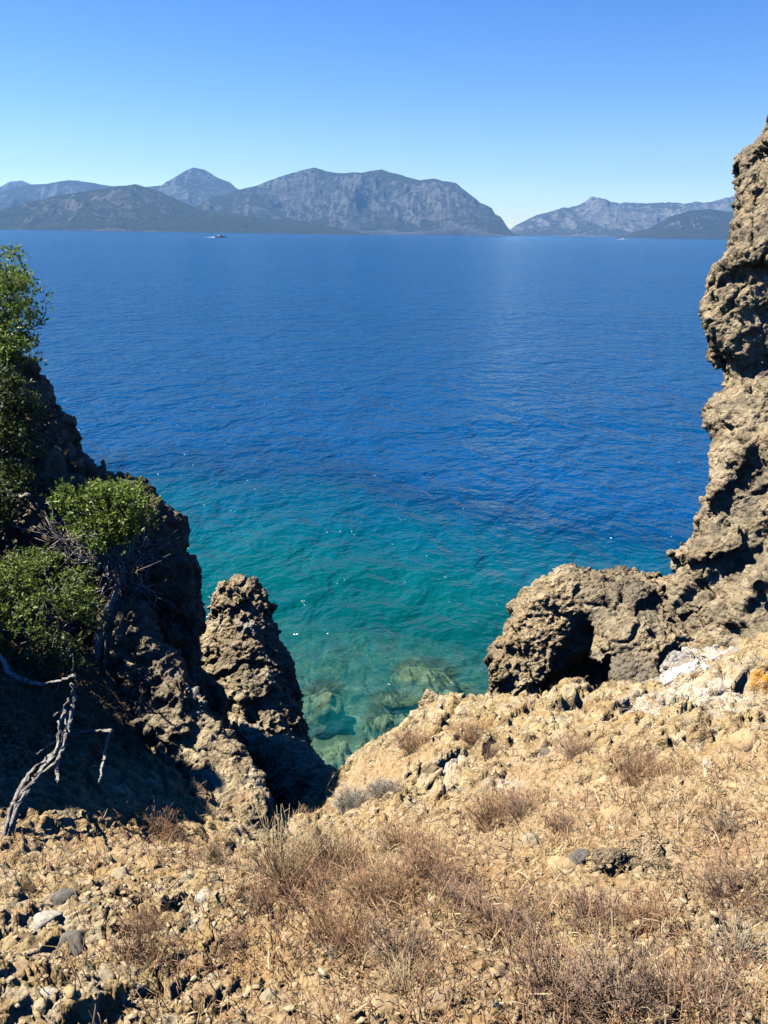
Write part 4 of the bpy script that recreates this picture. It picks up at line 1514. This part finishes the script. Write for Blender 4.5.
def brush_density(x, y):
    w = np.zeros_like(x)
    for sx, sy in SPOTS:
        w = np.maximum(w, np.exp(-((x - sx) ** 2 + (y - sy) ** 2) / .05))
    P = np.stack([x, y, np.zeros_like(x)], 1)
    return np.clip(w * .6 + .25 * fbm(P * 2, 3, 46) - .2 * rockiness(x, y) + .16, 0, 1)


P, rng = scatter(26000, 73, brush_density, 6.5)
m = MB()
for p in P[:4200]:
    h = rng.uniform(.025, .085)
    d = unit(np.array([rng.normal() * .5, rng.normal() * .5, 1.0]))
    m.tube([p - [0, 0, .01], p + d * h * .5 + rng.standard_normal(3) * .006, p + d * h + rng.standard_normal(3) * .012], [.0016, .0013, .0007], 3)
    for _ in range(2):
        q = p + d * h * rng.uniform(.3, .8)
        m.tube([q, q + unit(d + .9 * rng.standard_normal(3)) * h * .35], [.0011, .0006], 3)
tag(m.build('dry_undergrowth', M['twig_red'], None, False), 'low reddish brush of thin dry stems between the shrubs', 'undergrowth', kind='stuff')

# ------------------------------------------------------------------ haze
def haze():
    x, y0, y1, z0, z1 = 8600, -8600, 8600, -32, 620
    V = np.array([(-x, y0, z0), (x, y0, z0), (x, y1, z0), (-x, y1, z0), (-x, y0, z1), (x, y0, z1), (x, y1, z1), (-x, y1, z1)])
    F = np.array([[3, 2, 1, 0], [4, 5, 6, 7], [0, 1, 5, 4], [1, 2, 6, 5], [2, 3, 7, 6], [3, 0, 4, 7]])
    n = N('sea_haze')
    v = n.new('VolumePrincipled')
    v.inputs['Color'].default_value = (.24, .54, 1.0, 1)
    v.inputs['Density'].default_value = HAZE
    v.inputs['Anisotropy'].default_value = 0.1
    n.t.links.new(v.outputs[0], n.out.inputs['Volume'])
    o = mesh_obj('haze', V, F, n.m, None, False)
    tag(o, 'thin blue haze over the bay', 'haze', kind='stuff')


HAZE = 6.5e-5
haze()

# ------------------------------------------------------------------ light
SUN_EL, SUN_AZ = R(54), R(-74)       # azimuth from +Y, negative = left
L = Vector((math.cos(SUN_EL) * math.sin(SUN_AZ), math.cos(SUN_EL) * math.cos(SUN_AZ), math.sin(SUN_EL)))
sd_ = bpy.data.lights.new('sun', 'SUN')
sd_.energy = 5.0
sd_.angle = R(.53)
sd_.color = (1.0, .95, .87)
so = bpy.data.objects.new('sun', sd_)
COL.objects.link(so)
so.rotation_euler = L.to_track_quat('Z', 'Y').to_euler()

world = bpy.data.worlds.new("World")
scene.world = world
world.use_nodes = True
wt = world.node_tree
bg = wt.nodes['Background']
sky = wt.nodes.new('ShaderNodeTexSky')
sky.sky_type = 'NISHITA'
sky.sun_disc = False
sky.sun_elevation = SUN_EL
sky.sun_rotation = SUN_AZ
sky.altitude = 0
sky.air_density = 1.0
sky.dust_density = .0
sky.ozone_density = 4.0
hs = wt.nodes.new('ShaderNodeHueSaturation')
hs.inputs['Saturation'].default_value = 1.36
hs.inputs['Hue'].default_value = .518
wt.links.new(sky.outputs[0], hs.inputs['Color'])
wt.links.new(hs.outputs[0], bg.inputs[0])
bg.inputs[1].default_value = .06

vs_ = scene.view_settings
vs_.view_transform = 'Standard'
vs_.look = 'None'
vs_.gamma = 1
vs_.use_curve_mapping = False
vs_.exposure = 1.4
cy = scene.cycles
cy.use_denoising = True
cy.max_bounces = 6
cy.diffuse_bounces = 0
cy.glossy_bounces = 2
cy.transmission_bounces = 2
cy.transparent_max_bounces = 6
cy.volume_bounces = 0
cy.sample_clamp_indirect = 3
cy.sample_clamp_direct = 1.5
scene.render.engine = 'CYCLES'
